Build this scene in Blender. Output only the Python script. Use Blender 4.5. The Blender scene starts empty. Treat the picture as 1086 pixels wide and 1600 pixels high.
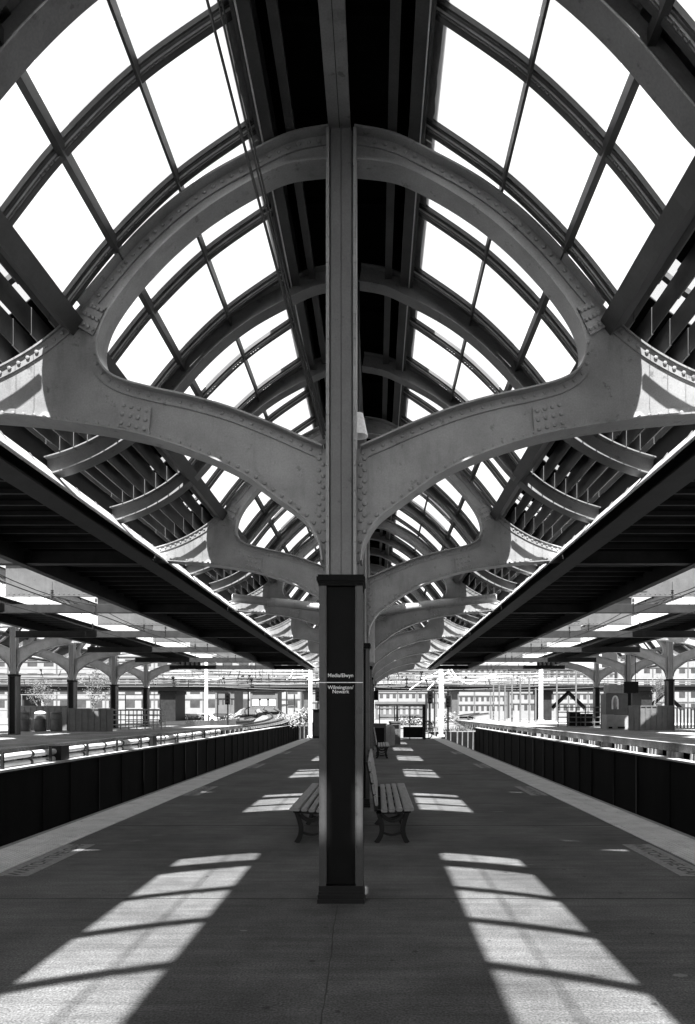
import bpy, bmesh, math, random
from mathutils import Vector, Matrix, Quaternion

RND = random.Random(11)
scene = bpy.context.scene
COL = scene.collection
PI = math.pi

# ------------------------------------------------------------------ frame of reference
H = 1.65                    # eye height
F = 1100.0                  # focal length in photo pixels
C0 = -0.305                # x of the column row on our platform
S = 6.05                    # bay length
Y1 = 6.25                   # nearest column row
SUN_ELEV = math.radians(61.6)


def PX(u, Y):
    return (u - 588.0) / F * Y


def PZ(v, Y):
    return H + (1112.0 - v) / F * Y


# ------------------------------------------------------------------ materials
def mat(name, g, rough=0.6, metal=0.0, var=0.25, scale=6.0, bump=0.0, bscale=40.0, spec=0.5, stretch=(1, 1, 1), fine=0.12):
    m = bpy.data.materials.new(name)
    m.use_nodes = True
    nt = m.node_tree
    b = nt.nodes['Principled BSDF']
    tc = nt.nodes.new('ShaderNodeTexCoord')
    mp = nt.nodes.new('ShaderNodeMapping')
    mp.inputs['Scale'].default_value = stretch
    nt.links.new(tc.outputs['Object'], mp.inputs['Vector'])
    n1 = nt.nodes.new('ShaderNodeTexNoise')
    n1.inputs['Scale'].default_value = scale
    n1.inputs['Detail'].default_value = 6
    n1.inputs['Roughness'].default_value = 0.62
    nt.links.new(mp.outputs[0], n1.inputs['Vector'])
    n2 = nt.nodes.new('ShaderNodeTexNoise')
    n2.inputs['Scale'].default_value = bscale
    n2.inputs['Detail'].default_value = 3
    nt.links.new(mp.outputs[0], n2.inputs['Vector'])
    r1 = nt.nodes.new('ShaderNodeMapRange')
    r1.inputs['From Min'].default_value = 0.3
    r1.inputs['From Max'].default_value = 0.7
    r1.inputs['To Min'].default_value = 1 - var
    r1.inputs['To Max'].default_value = 1 + var
    nt.links.new(n1.outputs['Fac'], r1.inputs['Value'])
    r2 = nt.nodes.new('ShaderNodeMapRange')
    r2.inputs['From Min'].default_value = 0.3
    r2.inputs['From Max'].default_value = 0.7
    r2.inputs['To Min'].default_value = 1 - fine
    r2.inputs['To Max'].default_value = 1 + fine
    nt.links.new(n2.outputs['Fac'], r2.inputs['Value'])
    mu = nt.nodes.new('ShaderNodeMath')
    mu.operation = 'MULTIPLY'
    nt.links.new(r1.outputs[0], mu.inputs[0])
    nt.links.new(r2.outputs[0], mu.inputs[1])
    mu2 = nt.nodes.new('ShaderNodeMath')
    mu2.operation = 'MULTIPLY'
    mu2.inputs[1].default_value = g
    nt.links.new(mu.outputs[0], mu2.inputs[0])
    nt.links.new(mu2.outputs[0], b.inputs['Base Color'])
    b.inputs['Roughness'].default_value = rough
    b.inputs['Metallic'].default_value = metal
    b.inputs['Specular IOR Level'].default_value = spec
    if bump > 0:
        bp = nt.nodes.new('ShaderNodeBump')
        bp.inputs['Strength'].default_value = bump
        bp.inputs['Distance'].default_value = 0.01
        nt.links.new(n2.outputs['Fac'], bp.inputs['Height'])
        nt.links.new(bp.outputs[0], b.inputs['Normal'])
    m['mul'] = 0
    return m


def concrete(name, g):
    """platform concrete: blotches, streaks along the platform, scuffs, fine speckle"""
    m = mat(name, g, rough=0.8, var=0.30, scale=.9, bump=0.45, bscale=55, spec=0.3, fine=0.2)
    nt = m.node_tree
    b = nt.nodes['Principled BSDF']
    src = b.inputs['Base Color'].links[0].from_socket
    tc = nt.nodes.new('ShaderNodeTexCoord')
    mp = nt.nodes.new('ShaderNodeMapping')
    mp.inputs['Scale'].default_value = (0.5, 6.0, 1.0)
    nt.links.new(tc.outputs['Object'], mp.inputs['Vector'])
    n = nt.nodes.new('ShaderNodeTexNoise')
    n.inputs['Scale'].default_value = 1.6
    n.inputs['Detail'].default_value = 8
    n.inputs['Roughness'].default_value = 0.7
    nt.links.new(mp.outputs[0], n.inputs['Vector'])
    r = nt.nodes.new('ShaderNodeMapRange')
    r.inputs['From Min'].default_value = 0.3
    r.inputs['From Max'].default_value = 0.7
    r.inputs['To Min'].default_value = 0.66
    r.inputs['To Max'].default_value = 1.3
    nt.links.new(n.outputs['Fac'], r.inputs['Value'])
    v = nt.nodes.new('ShaderNodeTexNoise')
    v.inputs['Scale'].default_value = 75
    v.inputs['Detail'].default_value = 4
    nt.links.new(tc.outputs['Object'], v.inputs['Vector'])
    r3 = nt.nodes.new('ShaderNodeMapRange')
    r3.inputs['From Min'].default_value = 0.35
    r3.inputs['From Max'].default_value = 0.65
    r3.inputs['To Min'].default_value = 0.55
    r3.inputs['To Max'].default_value = 1.45
    nt.links.new(v.outputs['Fac'], r3.inputs['Value'])
    mm = nt.nodes.new('ShaderNodeMath')
    mm.operation = 'MULTIPLY'
    nt.links.new(src, mm.inputs[0])
    nt.links.new(r.outputs[0], mm.inputs[1])
    # trodden gum and drips: scattered dark spots
    vo = nt.nodes.new('ShaderNodeTexVoronoi')
    vo.inputs['Scale'].default_value = 3.2
    nt.links.new(tc.outputs['Object'], vo.inputs['Vector'])
    rs = nt.nodes.new('ShaderNodeMapRange')
    rs.inputs['From Min'].default_value = 0.05
    rs.inputs['From Max'].default_value = 0.085
    rs.inputs['To Min'].default_value = 0.38
    rs.inputs['To Max'].default_value = 1.0
    nt.links.new(vo.outputs['Distance'], rs.inputs['Value'])
    ms = nt.nodes.new('ShaderNodeMath')
    ms.operation = 'MULTIPLY'
    nt.links.new(mm.outputs[0], ms.inputs[0])
    nt.links.new(rs.outputs[0], ms.inputs[1])
    # spilled and scrubbed patches
    sp = nt.nodes.new('ShaderNodeTexNoise')
    sp.inputs['Scale'].default_value = .55
    sp.inputs['Detail'].default_value = 10
    sp.inputs['Roughness'].default_value = .72
    nt.links.new(tc.outputs['Object'], sp.inputs['Vector'])
    rp = nt.nodes.new('ShaderNodeMapRange')
    rp.inputs['From Min'].default_value = 0.40
    rp.inputs['From Max'].default_value = 0.60
    rp.inputs['To Min'].default_value = 0.70
    rp.inputs['To Max'].default_value = 1.22
    nt.links.new(sp.outputs['Fac'], rp.inputs['Value'])
    mq = nt.nodes.new('ShaderNodeMath')
    mq.operation = 'MULTIPLY'
    nt.links.new(ms.outputs[0], mq.inputs[0])
    nt.links.new(rp.outputs[0], mq.inputs[1])
    mm = mq
    m2 = nt.nodes.new('ShaderNodeMath')
    m2.operation = 'MULTIPLY'
    nt.links.new(mm.outputs[0], m2.inputs[0])
    nt.links.new(r3.outputs[0], m2.inputs[1])
    nt.links.new(m2.outputs[0], b.inputs['Base Color'])
    return m


def weather(m, lo=.55, scale=7.0, streak=.35):
    """paint wear with a shape of its own: chips, and run marks drawn out vertically"""
    nt = m.node_tree
    b = nt.nodes['Principled BSDF']
    src = b.inputs['Base Color'].links[0].from_socket
    tc = nt.nodes.new('ShaderNodeTexCoord')
    for (sc, st, a, z, low) in ((scale, (1, 1, 1), .60, .66, lo), (scale * .7, (1, 1, streak * .4), .55, .70, .72)):
        mp = nt.nodes.new('ShaderNodeMapping')
        mp.inputs['Scale'].default_value = st
        nt.links.new(tc.outputs['Object'], mp.inputs['Vector'])
        n = nt.nodes.new('ShaderNodeTexNoise')
        n.inputs['Scale'].default_value = sc
        n.inputs['Detail'].default_value = 9
        n.inputs['Roughness'].default_value = .7
        nt.links.new(mp.outputs[0], n.inputs['Vector'])
        r = nt.nodes.new('ShaderNodeMapRange')
        r.inputs['From Min'].default_value = a
        r.inputs['From Max'].default_value = z
        r.inputs['To Min'].default_value = 1.0
        r.inputs['To Max'].default_value = low
        nt.links.new(n.outputs['Fac'], r.inputs['Value'])
        mu = nt.nodes.new('ShaderNodeMath')
        mu.operation = 'MULTIPLY'
        nt.links.new(src, mu.inputs[0])
        nt.links.new(r.outputs[0], mu.inputs[1])
        src = mu.outputs[0]
    nt.links.new(src, b.inputs['Base Color'])


def glass_mat(name, frost, tint=0.99):
    """clear panes let the sun straight through; frosted ones scatter it"""
    m = bpy.data.materials.new(name)
    m.use_nodes = True
    nt = m.node_tree
    for n in list(nt.nodes):
        nt.nodes.remove(n)
    out = nt.nodes.new('ShaderNodeOutputMaterial')
    gl = nt.nodes.new('ShaderNodeBsdfGlossy')
    gl.inputs['Roughness'].default_value = 0.08
    mx = nt.nodes.new('ShaderNodeMixShader')
    mx.inputs[0].default_value = 0.03
    if frost:
        tl = nt.nodes.new('ShaderNodeBsdfTranslucent')
        tl.inputs['Color'].default_value = (frost, frost, frost, 1)
        nt.links.new(tl.outputs[0], mx.inputs[1])
    else:
        tr = nt.nodes.new('ShaderNodeBsdfTransparent')
        tr.inputs['Color'].default_value = (tint, tint, tint, 1)
        tl = nt.nodes.new('ShaderNodeBsdfTranslucent')
        tl.inputs['Color'].default_value = (0.9, 0.9, 0.9, 1)
        m0 = nt.nodes.new('ShaderNodeMixShader')
        m0.inputs[0].default_value = 0.06
        nt.links.new(tr.outputs[0], m0.inputs[1])
        nt.links.new(tl.outputs[0], m0.inputs[2])
        nt.links.new(m0.outputs[0], mx.inputs[1])
    nt.links.new(gl.outputs[0], mx.inputs[2])
    nt.links.new(mx.outputs[0], out.inputs['Surface'])
    return m


M = dict(
    paint=mat('painted_steel', 0.25, rough=0.36, var=0.24, scale=1.9, bump=0.10, bscale=70, fine=0.10),
    paint_dark=mat('dark_painted_steel', 0.05, rough=0.42, var=0.3, scale=2.2, bump=0.12, bscale=60),
    rib=mat('roof_rib_paint', 0.12, rough=0.42, var=0.2, scale=1.6, bump=0.08, bscale=60),
    coach=mat('coach_paint', 0.06, rough=0.5, var=0.25, scale=.8),
    leaf_pale=mat('dry_leaf', 0.12, rough=0.7, var=0.6, scale=3),
    shaft=mat('column_shaft_paint', 0.125, rough=0.42, var=0.16, scale=2, bump=0.08, bscale=60),
    casing=mat('column_casing_paint', 0.032, rough=0.38, var=0.25, scale=3.0, bump=0.08, bscale=60),
    black=mat('black_enamel', 0.004, rough=0.5, var=0.2, spec=0.08),
    frame=mat('glazing_bar_paint', 0.04, rough=0.5, var=0.25, scale=4),
    frame_lt=mat('glazing_bead_paint', 0.30, rough=0.5, var=0.25, scale=4),
    soot=mat('near_black_deck', 0.006, rough=0.9, var=0.5, scale=2.5, spec=0.05, stretch=(1, .4, 1)),  # near-black tone, mottled
    near_black2=mat('near_black_steel', 0.011, rough=0.6, var=0.5, scale=3, spec=0.2),  # slightly lighter near-black for steelwork
    girder=mat('grey_girder_paint', 0.05, rough=0.5, var=0.3, scale=2),
    white=mat('white_paint', 0.62, rough=0.5, var=0.12, scale=3),
    ledge=mat('gutter_ledge_paint', 0.45, rough=0.5, var=0.22, scale=3, stretch=(3, .6, 3)),
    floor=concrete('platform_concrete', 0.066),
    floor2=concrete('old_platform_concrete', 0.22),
    tactile=mat('tactile_paving', 0.45, rough=0.75, var=0.18, scale=2.5, bump=0.2, bscale=90),
    coping=mat('edge_coping', 0.13, rough=0.75, var=0.25, scale=4),
    crack=mat('joint_filler', 0.02, rough=0.9, var=0.4),
    stencil=mat('stencil_paint', 0.17, rough=0.75, var=0.3, scale=14),
    ink=mat('stencil_letters', 0.035, rough=0.8, var=0.4, scale=20),
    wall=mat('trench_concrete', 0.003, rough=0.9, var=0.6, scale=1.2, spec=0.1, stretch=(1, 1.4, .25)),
    wallcap=mat('wall_capping', 0.25, rough=0.8, var=0.3, scale=3),
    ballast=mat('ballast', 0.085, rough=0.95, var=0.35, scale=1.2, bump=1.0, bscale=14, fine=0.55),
    ballast_dark=mat('dark_ballast', 0.012, rough=0.95, var=0.4, scale=1.2, bump=1.0, bscale=14, fine=0.5),  # darker version of the ballast for the trench floor
    wood=mat('bench_slats', 0.17, rough=0.5, var=0.3, scale=5, bump=0.15, bscale=30, stretch=(6, .7, 6)),
    iron=mat('cast_iron', 0.006, rough=0.5, var=0.3, spec=0.2),
    bin=mat('bin_plastic', 0.05, rough=0.55, var=0.35, scale=4),
    grey=mat('mid_grey_panel', 0.075, rough=0.6, var=0.25, scale=3),
    grey_lt=mat('light_grey_panel', 0.22, rough=0.6, var=0.2, scale=3),
    bwall=mat('pale_facade', 0.145, rough=0.85, var=0.14, scale=.5),
    bwall2=mat('grey_facade', 0.06, rough=0.85, var=0.25, scale=.6),
    pane=mat('dark_window', 0.03, rough=0.15, var=0.5, scale=.4),
    rail=mat('steel_rail', 0.012, rough=0.5, metal=0.0, var=0.3, spec=0.2),
    sleeper=mat('sleeper_timber', 0.07, rough=0.9, var=0.4),
    wire=mat('cable', 0.012, rough=0.6, var=0.2),
    leaf=mat('leaf', 0.05, rough=0.7, var=0.5, scale=3),
    bark=mat('bark', 0.10, rough=0.9, var=0.4),
    lamp=mat('lamp_enamel', 0.75, rough=0.35, var=0.05),
    letter=mat('sign_white', 0.85, rough=0.5, var=0.03),
    tin=mat('flashing_sheet', 0.22, rough=0.5, var=0.35, scale=5, stretch=(2, .6, 2)),
    glass=glass_mat('roof_glass', 0.0),
    dim_glass=glass_mat('sun_dimming_sheet', 0.0, 0.80),  # tint tones down the sun falling on the brackets
    frosted=glass_mat('frosted_roof_glass', 0.41),
    frosted_steep=glass_mat('frosted_sill_glass', 0.50),
)

for k_ in ('paint', 'shaft', 'rib', 'casing', 'ledge', 'wallcap', 'grey', 'grey_lt', 'bwall', 'girder', 'tactile'):
    weather(M[k_])


# ------------------------------------------------------------------ mesh building
class MB:
    def __init__(self):
        self.v = []
        self.f = []

    def add(self, vs, fs):
        o = len(self.v)
        self.v += [tuple(p) for p in vs]
        self.f += [tuple(i + o for i in f) for f in fs]
        return self

    def bx(self, x0, x1, y0, y1, z0, z1):
        return self.add([(x0, y0, z0), (x1, y0, z0), (x1, y1, z0), (x0, y1, z0),
                         (x0, y0, z1), (x1, y0, z1), (x1, y1, z1), (x0, y1, z1)],
                        [(0, 3, 2, 1), (4, 5, 6, 7), (0, 1, 5, 4), (1, 2, 6, 5), (2, 3, 7, 6), (3, 0, 4, 7)])

    def obox(self, c, sx, sy, sz, rot):
        vs = []
        for z in (-.5, .5):
            for (a, b) in ((-.5, -.5), (.5, -.5), (.5, .5), (-.5, .5)):
                p = rot @ Vector((a * sx, b * sy, z * sz))
                vs.append((c[0] + p.x, c[1] + p.y, c[2] + p.z))
        return self.add(vs, [(0, 3, 2, 1), (4, 5, 6, 7), (0, 1, 5, 4), (1, 2, 6, 5), (2, 3, 7, 6), (3, 0, 4, 7)])

    def prism_y(self, poly, y0, y1):
        n = len(poly)
        vs = [(x, y0, z) for x, z in poly] + [(x, y1, z) for x, z in poly]
        fs = [tuple(range(n)), tuple(range(2 * n - 1, n - 1, -1))]
        fs += [(i, (i + 1) % n, n + (i + 1) % n, n + i) for i in range(n)]
        return self.add(vs, fs)

    def prism_z(self, poly, z0, z1):
        n = len(poly)
        vs = [(x, y, z0) for x, y in poly] + [(x, y, z1) for x, y in poly]
        fs = [tuple(range(n)), tuple(range(2 * n - 1, n - 1, -1))]
        fs += [(i, (i + 1) % n, n + (i + 1) % n, n + i) for i in range(n)]
        return self.add(vs, fs)

    def prism_x(self, poly, x0, x1):
        n = len(poly)
        vs = [(x0, y, z) for y, z in poly] + [(x1, y, z) for y, z in poly]
        fs = [tuple(range(n)), tuple(range(2 * n - 1, n - 1, -1))]
        fs += [(i, (i + 1) % n, n + (i + 1) % n, n + i) for i in range(n)]
        return self.add(vs, fs)

    def band(self, a, b, y0, y1):
        """solid between two polylines a, b of (x, z), from y0 to y1"""
        n = len(a)
        vs = []
        for (p, q) in zip(a, b):
            vs += [(p[0], y0, p[1]), (q[0], y0, q[1]), (q[0], y1, q[1]), (p[0], y1, p[1])]
        fs = [(0, 1, 2, 3), tuple(4 * (n - 1) + k for k in (3, 2, 1, 0))]
        for i in range(n - 1):
            o = 4 * i
            for k in range(4):
                k2 = (k + 1) % 4
                fs.append((o + k, o + 4 + k, o + 4 + k2, o + k2))
        return self.add(vs, fs)

    def strip(self, curve, y0, y1, t):
        return self.band(offset(curve, t / 2), offset(curve, -t / 2), y0, y1)

    def tube(self, pts, r, n=8):
        pts = [Vector(p) for p in pts]
        vs = []
        up0 = None
        for i, p in enumerate(pts):
            d = (pts[min(i + 1, len(pts) - 1)] - pts[max(i - 1, 0)]).normalized()
            if up0 is None:
                up0 = Vector((0, 0, 1)) if abs(d.z) < .9 else Vector((1, 0, 0))
            a = d.cross(up0).normalized()
            b = a.cross(d).normalized()
            up0 = b
            rr = r[i] if isinstance(r, (list, tuple)) else r
            for k in range(n):
                t = 2 * PI * k / n
                vs.append(p + a * (rr * math.cos(t)) + b * (rr * math.sin(t)))
        fs = [tuple(range(n - 1, -1, -1)), tuple((len(pts) - 1) * n + k for k in range(n))]
        for i in range(len(pts) - 1):
            for k in range(n):
                k2 = (k + 1) % n
                fs.append((i * n + k, i * n + k2, (i + 1) * n + k2, (i + 1) * n + k))
        return self.add(vs, fs)

    def lathe(self, prof, c=(0, 0, 0), n=20):
        vs = []
        for (r, z) in prof:
            for k in range(n):
                t = 2 * PI * k / n
                vs.append((c[0] + r * math.cos(t), c[1] + r * math.sin(t), c[2] + z))
        m = len(prof)
        fs = [tuple(range(n - 1, -1, -1)), tuple((m - 1) * n + k for k in range(n))]
        for i in range(m - 1):
            for k in range(n):
                k2 = (k + 1) % n
                fs.append((i * n + k, i * n + k2, (i + 1) * n + k2, (i + 1) * n + k))
        return self.add(vs, fs)

    def dome(self, p, nrm, r, n=7):
        nrm = Vector(nrm).normalized()
        a = nrm.orthogonal().normalized()
        b = nrm.cross(a)
        p = Vector(p)
        vs = []
        for (rr, h) in ((1.0, 0.0), (.82, .6)):
            for k in range(n):
                t = 2 * PI * k / n
                vs.append(p + a * (r * rr * math.cos(t)) + b * (r * rr * math.sin(t)) + nrm * (h * r))
        vs.append(p + nrm * (.9 * r))
        fs = []
        for k in range(n):
            k2 = (k + 1) % n
            fs.append((k, k2, n + k2, n + k))
            fs.append((n + k, n + k2, 2 * n))
        return self.add(vs, fs)

    def mirror_x(self):
        self.v = [(-x, y, z) for x, y, z in self.v]
        self.f = [tuple(reversed(f)) for f in self.f]
        return self

    def mesh(self, name, m, smooth=35):
        me = bpy.data.meshes.new(name)
        me.from_pydata([tuple(p) for p in self.v], [], self.f)
        bm = bmesh.new()
        bm.from_mesh(me)
        bmesh.ops.recalc_face_normals(bm, faces=bm.faces)
        bm.to_mesh(me)
        bm.free()
        me.materials.append(M[m] if isinstance(m, str) else m)
        if smooth:
            me.polygons.foreach_set('use_smooth', [True] * len(me.polygons))
            me.set_sharp_from_angle(angle=math.radians(smooth))
        me.update()
        return me

    def build(self, name, m, parent=None, loc=(0, 0, 0), smooth=35):
        return place(name, self.mesh(name, m, smooth), parent, loc)


def place(name, me, parent=None, loc=(0, 0, 0)):
    o = bpy.data.objects.new(name, me)
    COL.objects.link(o)
    o.location = loc
    if parent:
        o.parent = parent
    return o


def thing(name, label, cat, loc=(0, 0, 0), group=None, rz=0.0):
    o = bpy.data.objects.new(name, None)
    COL.objects.link(o)
    o.location = loc
    o.rotation_euler = (0, 0, rz)
    return tag(o, label, cat, group)


def tag(o, label, cat, group=None):
    o['label'] = label
    o['category'] = cat
    if group:
        o['group'] = group
    return o


def struct(o, label=None):
    o['kind'] = 'structure'
    if label:
        o['label'] = label
    return o


def children(o):
    return [c for c in COL.objects if c.parent == o]


def offset(curve, d):
    """shift a polyline of (x, z) by d to its left"""
    out = []
    n = len(curve)
    for i in range(n):
        a = curve[max(i - 1, 0)]
        b = curve[min(i + 1, n - 1)]
        dx, dz = b[0] - a[0], b[1] - a[1]
        L = math.hypot(dx, dz) or 1
        out.append((curve[i][0] - dz / L * d, curve[i][1] + dx / L * d))
    return out


def smooth_curve(pts, step=0.05):
    """Catmull-Rom through pts, resampled at about step"""
    P = [pts[0]] + list(pts) + [pts[-1]]
    dense = []
    for i in range(1, len(P) - 2):
        p0, p1, p2, p3 = P[i - 1], P[i], P[i + 1], P[i + 2]
        for k in range(12):
            t = k / 12
            q = []
            for c in range(len(p0)):
                q.append(.5 * ((2 * p1[c]) + (-p0[c] + p2[c]) * t + (2 * p0[c] - 5 * p1[c] + 4 * p2[c] - p3[c]) * t * t
                               + (-p0[c] + 3 * p1[c] - 3 * p2[c] + p3[c]) * t ** 3))
            dense.append(tuple(q))
    dense.append(tuple(P[-2]))
    return resample(dense, step)


def resample(pts, step):
    out = [pts[0]]
    acc = 0.0
    L = sum(math.dist(a, b) for a, b in zip(pts, pts[1:]))
    n = max(2, round(L / step))
    st = L / n
    nxt = st
    for a, b in zip(pts, pts[1:]):
        d = math.dist(a, b)
        while d > 0 and acc + d >= nxt - 1e-9 and len(out) < n:
            t = (nxt - acc) / d
            out.append(tuple(a[c] + (b[c] - a[c]) * t for c in range(len(a))))
            nxt += st
        acc += d
    out.append(pts[-1])
    return out


def at_x(curve, x):
    for a, b in zip(curve, curve[1:]):
        if a[0] <= x <= b[0]:
            t = (x - a[0]) / ((b[0] - a[0]) or 1)
            return a[1] + (b[1] - a[1]) * t
    return curve[-1][1] if x > curve[-1][0] else curve[0][1]


def part_curve(curve, x0, x1):
    mid = [p for p in curve if x0 < p[0] < x1]
    return [(x0, at_x(curve, x0))] + mid + [(x1, at_x(curve, x1))]


# ------------------------------------------------------------------ the profile of the steel frames
K = Y1 / F


def prof(pts):
    return [((u - 533.0) * K, H + (1112.0 - v) * K) for u, v in pts]


E = smooth_curve(prof([(553, 213), (610, 224), (665, 249), (740, 290), (800, 334), (855, 386), (905, 444), (938, 483),
                       (968, 512), (1010, 545), (1060, 574), (1110, 595), (1160, 610)]), .05)
L = smooth_curve(prof([(563, 880), (566, 858), (574, 838), (592, 812), (633, 781), (683, 746), (743, 717), (823, 690),
                       (893, 675), (993, 661), (1086, 653), (1160, 649)]), .05)
I = smooth_curve(prof([(553, 262), (610, 269), (650, 284), (703, 313), (755, 348), (803, 389), (845, 433), (878, 475),
                       (898, 508), (908, 538), (908, 565), (895, 587), (868, 602), (823, 614), (768, 626), (708, 643),
                       (643, 668), (593, 690), (563, 703)]), .05)
G = smooth_curve([(.62, 6.80), (.70, 6.765), (.79, 6.715), (1.43, 6.26), (2.0, 5.70), (2.42, 5.17), (2.5, 5.07)], .06)
SO = offset(E, .10)
SI = offset(E, -.10)


def rivets(mb, curve, d, y, ny, spacing=.094, r=.020, lo=0.0, hi=1.0):
    pts = resample(offset(curve, d), spacing)
    n = len(pts)
    for i, (x, z) in enumerate(pts):
        if lo <= i / n <= hi:
            mb.dome((x, y, z), (0, ny, 0), r)


def bracket_mesh():
    mb = MB()
    xin = .125
    web = [(xin, E[0][1])] + E[1:] + list(reversed(L)) + [(xin, L[0][1])] + [(xin, I[-1][1])] + list(reversed(I))[1:-1] + [(xin, I[0][1])]
    mb.prism_y(web, -.012, .012)
    mb.strip(part_curve(E, E[0][0], 2.3), -.125, .125, .016)
    mb.strip(part_curve(E, 2.3, E[-1][0]), -.05, .125, .016)
    mb.strip(L, -.125, .125, .016)
    mb.strip(I, -.115, .115, .016)
    for cv, d in ((E, -.088), (L, .088), (I, .088)):
        mb.band(cv, offset(cv, d), -.028, .028)
    # vertical angle at the column
    mb.bx(.135, .225, -.031, .031, L[6][1], I[-2][1] - .06)
    for sgn in (-1, 1):
        y = .028 * sgn
        rivets(mb, E, -.045, y, sgn)
        rivets(mb, L, .045, y, sgn)
        rivets(mb, I, .045, y, sgn, r=.018)
        z = L[8][1]
        while z < I[-2][1] - .1:
            mb.dome((.165, .031 * sgn, z), (0, sgn, 0), .020)
            mb.dome((.2, .031 * sgn, z + .05), (0, sgn, 0), .020)
            z += .1
    # rivets through the haunch flange
    for (x, z) in resample(part_curve(E, .2, 3.45), .13):
        for y in (.075,):
            mb.dome((x - .006, y, z - .009), (-.55, 0, -.83), .015)
    return mb


def plate_mesh(corners):
    """riveted splice plate on both faces of the web; corners in dx, z"""
    mb = MB()
    (a, b, c, d) = corners
    for sgn in (-1, 1):
        y0, y1 = sorted((.0125 * sgn, .040 * sgn))
        mb.prism_y(corners, y0, y1)
        for i in range(4):
            for j in range(3):
                s, t = .14 + .24 * i, .16 + .34 * j
                p = [a[k] * (1 - s) * (1 - t) + b[k] * s * (1 - t) + c[k] * s * t + d[k] * (1 - s) * t for k in (0, 1)]
                mb.dome((p[0], .040 * sgn, p[1]), (0, sgn, 0), .021)
    return mb


PL1 = prof([(829, 639), (877, 628), (884, 668), (833, 682)])
PL2 = prof([(899, 484), (921, 474), (950, 510), (919, 527)])
bm_ = bracket_mesh()
BR_R = bm_.mesh('arch_bracket', 'paint')
BR_L = bm_.mirror_x().mesh('arch_bracket', 'paint')
p_ = plate_mesh(PL1)
P1R = p_.mesh('splice_plate', 'paint')
P1L = p_.mirror_x().mesh('splice_plate', 'paint')
p_ = plate_mesh(PL2)
P2R = p_.mesh('splice_plate', 'paint')
P2L = p_.mirror_x().mesh('splice_plate', 'paint')

CAPZ = 2.79
TOPZ = 6.72


def col_meshes():
    d = {}
    # lower casing: recessed black panel between four corner angles
    mb = MB()
    w, dp = .188, .19
    for sx in (-1, 1):
        x0, x1 = sorted((sx * .128, sx * w))
        for sy in (-1, 1):
            y0, y1 = sorted((sy * .135, sy * dp))
            mb.bx(x0, x1, y0, y1, .145, CAPZ - .05)
            # rounded lip beside the recess
            mb.tube([(sx * .132, sy * (dp - .008), .17), (sx * .132, sy * (dp - .008), CAPZ - .05)], .011, 8)
        mb.bx(min(sx * .150, sx * .180), max(sx * .150, sx * .180), -.134, .134, .145, CAPZ - .05)
    d['corner_angle'] = (mb.mesh('corner_angle', 'casing'), 'corner_angle')
    mb = MB()
    mb.bx(-.149, .149, -.155, .155, .16, CAPZ - .06)
    d['panel'] = (mb.mesh('recessed_panel', 'black'), 'recessed_panel')
    mb = MB()
    for (e, z0, z1) in ((.203, 0, .035), (.197, .035, .05), (.200, .05, .075), (.194, .075, .10), (.1915, .10, .15)):
        mb.bx(-e, e, -e - .002, e + .002, z0 + .0005, z1)
    d['base'] = (mb.mesh('base_moulding', 'iron'), 'base_moulding')
    mb = MB()
    for (e, z0, z1) in ((.194, CAPZ - .055, CAPZ - .03), (.200, CAPZ - .03, CAPZ - .012), (.209, CAPZ - .012, CAPZ + .022), (.198, CAPZ + .022, CAPZ + .04)):
        mb.bx(-e, e, -e - .002, e + .002, z0, z1)
    d['cap'] = (mb.mesh('cap_moulding', 'black'), 'cap_moulding')
    # upper shaft: two face plates with a seam, gaps, then flange plates
    mb, fm = MB(), MB()
    z0, z1 = CAPZ + .04, TOPZ
    for sx in (-1, 1):
        for sy in (-1, 1):
            x0, x1 = sorted((sx * .003, sx * .088))
            y0, y1 = sorted((sy * .120, sy * .138))
            mb.bx(x0, x1, y0, y1, z0, z1)
            x0, x1 = sorted((sx * .104, sx * .132))
            y0, y1 = sorted((sy * .03, sy * .146))
            fm.bx(x0, x1, y0, y1, z0, z1)
            zz = z0 + .3
            while zz < z1 - .1:
                fm.dome((sx * .118, sy * .146, zz), (0, sy, 0), .011, 6)
                zz += .22
    mb.bx(-.098, .098, -.112, .112, z0, z1 - .004)
    d['shaft'] = (mb.mesh('shaft', 'shaft'), 'shaft')
    d['flange'] = (fm.mesh('shaft_flange', 'paint'), 'flange')  # lighter colour stands for light catching the shaft edges
    return d


CM = col_meshes()
ORD = ['nearest', 'second', 'third', 'fourth', 'fifth', 'sixth', 'seventh', 'eighth', 'ninth', 'tenth', 'eleventh', 'twelfth',
       'thirteenth', 'fourteenth', 'fifteenth', 'sixteenth', 'seventeenth', 'eighteenth', 'nineteenth', 'twentieth']


def frame(cx, zo, y, label, group):
    t = thing('canopy_column', label, 'canopy column', (cx, y, zo), group)
    shaft = place('column_shaft', CM['shaft'][0], t)
    place('shaft_flange', CM['flange'][0], shaft)
    cas = place('column_casing', CM['corner_angle'][0], t)
    place('recessed_panel', CM['panel'][0], cas)
    place('base_moulding', CM['base'][0], cas)
    place('cap_moulding', CM['cap'][0], cas)
    for (b, p1, p2) in ((BR_R, P1R, P2R), (BR_L, P1L, P2L)):
        o = place('arch_bracket', b, t)
        place('splice_plate', p1, o)
        place('splice_plate', p2, o)
    return t, cas


# secondary ribs
def rib_mesh(sgn):
    mb = MB()
    mb.band(SO, SI, -.012, .012)
    mb.strip(SO, -.095, .095, .014)
    mb.strip(SI, -.095, .095, .014)
    if sgn < 0:
        mb.mirror_x()
    return mb.mesh('arch_half', 'rib')


RIB_R, RIB_L = rib_mesh(1), rib_mesh(-1)


def sec_rib(cx, zo, y, label, group):
    t = thing('canopy_rib', label, 'roof rib', (cx, y, zo), group)
    place('arch_half', RIB_R, t)
    place('arch_half', RIB_L, t)
    return t


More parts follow.
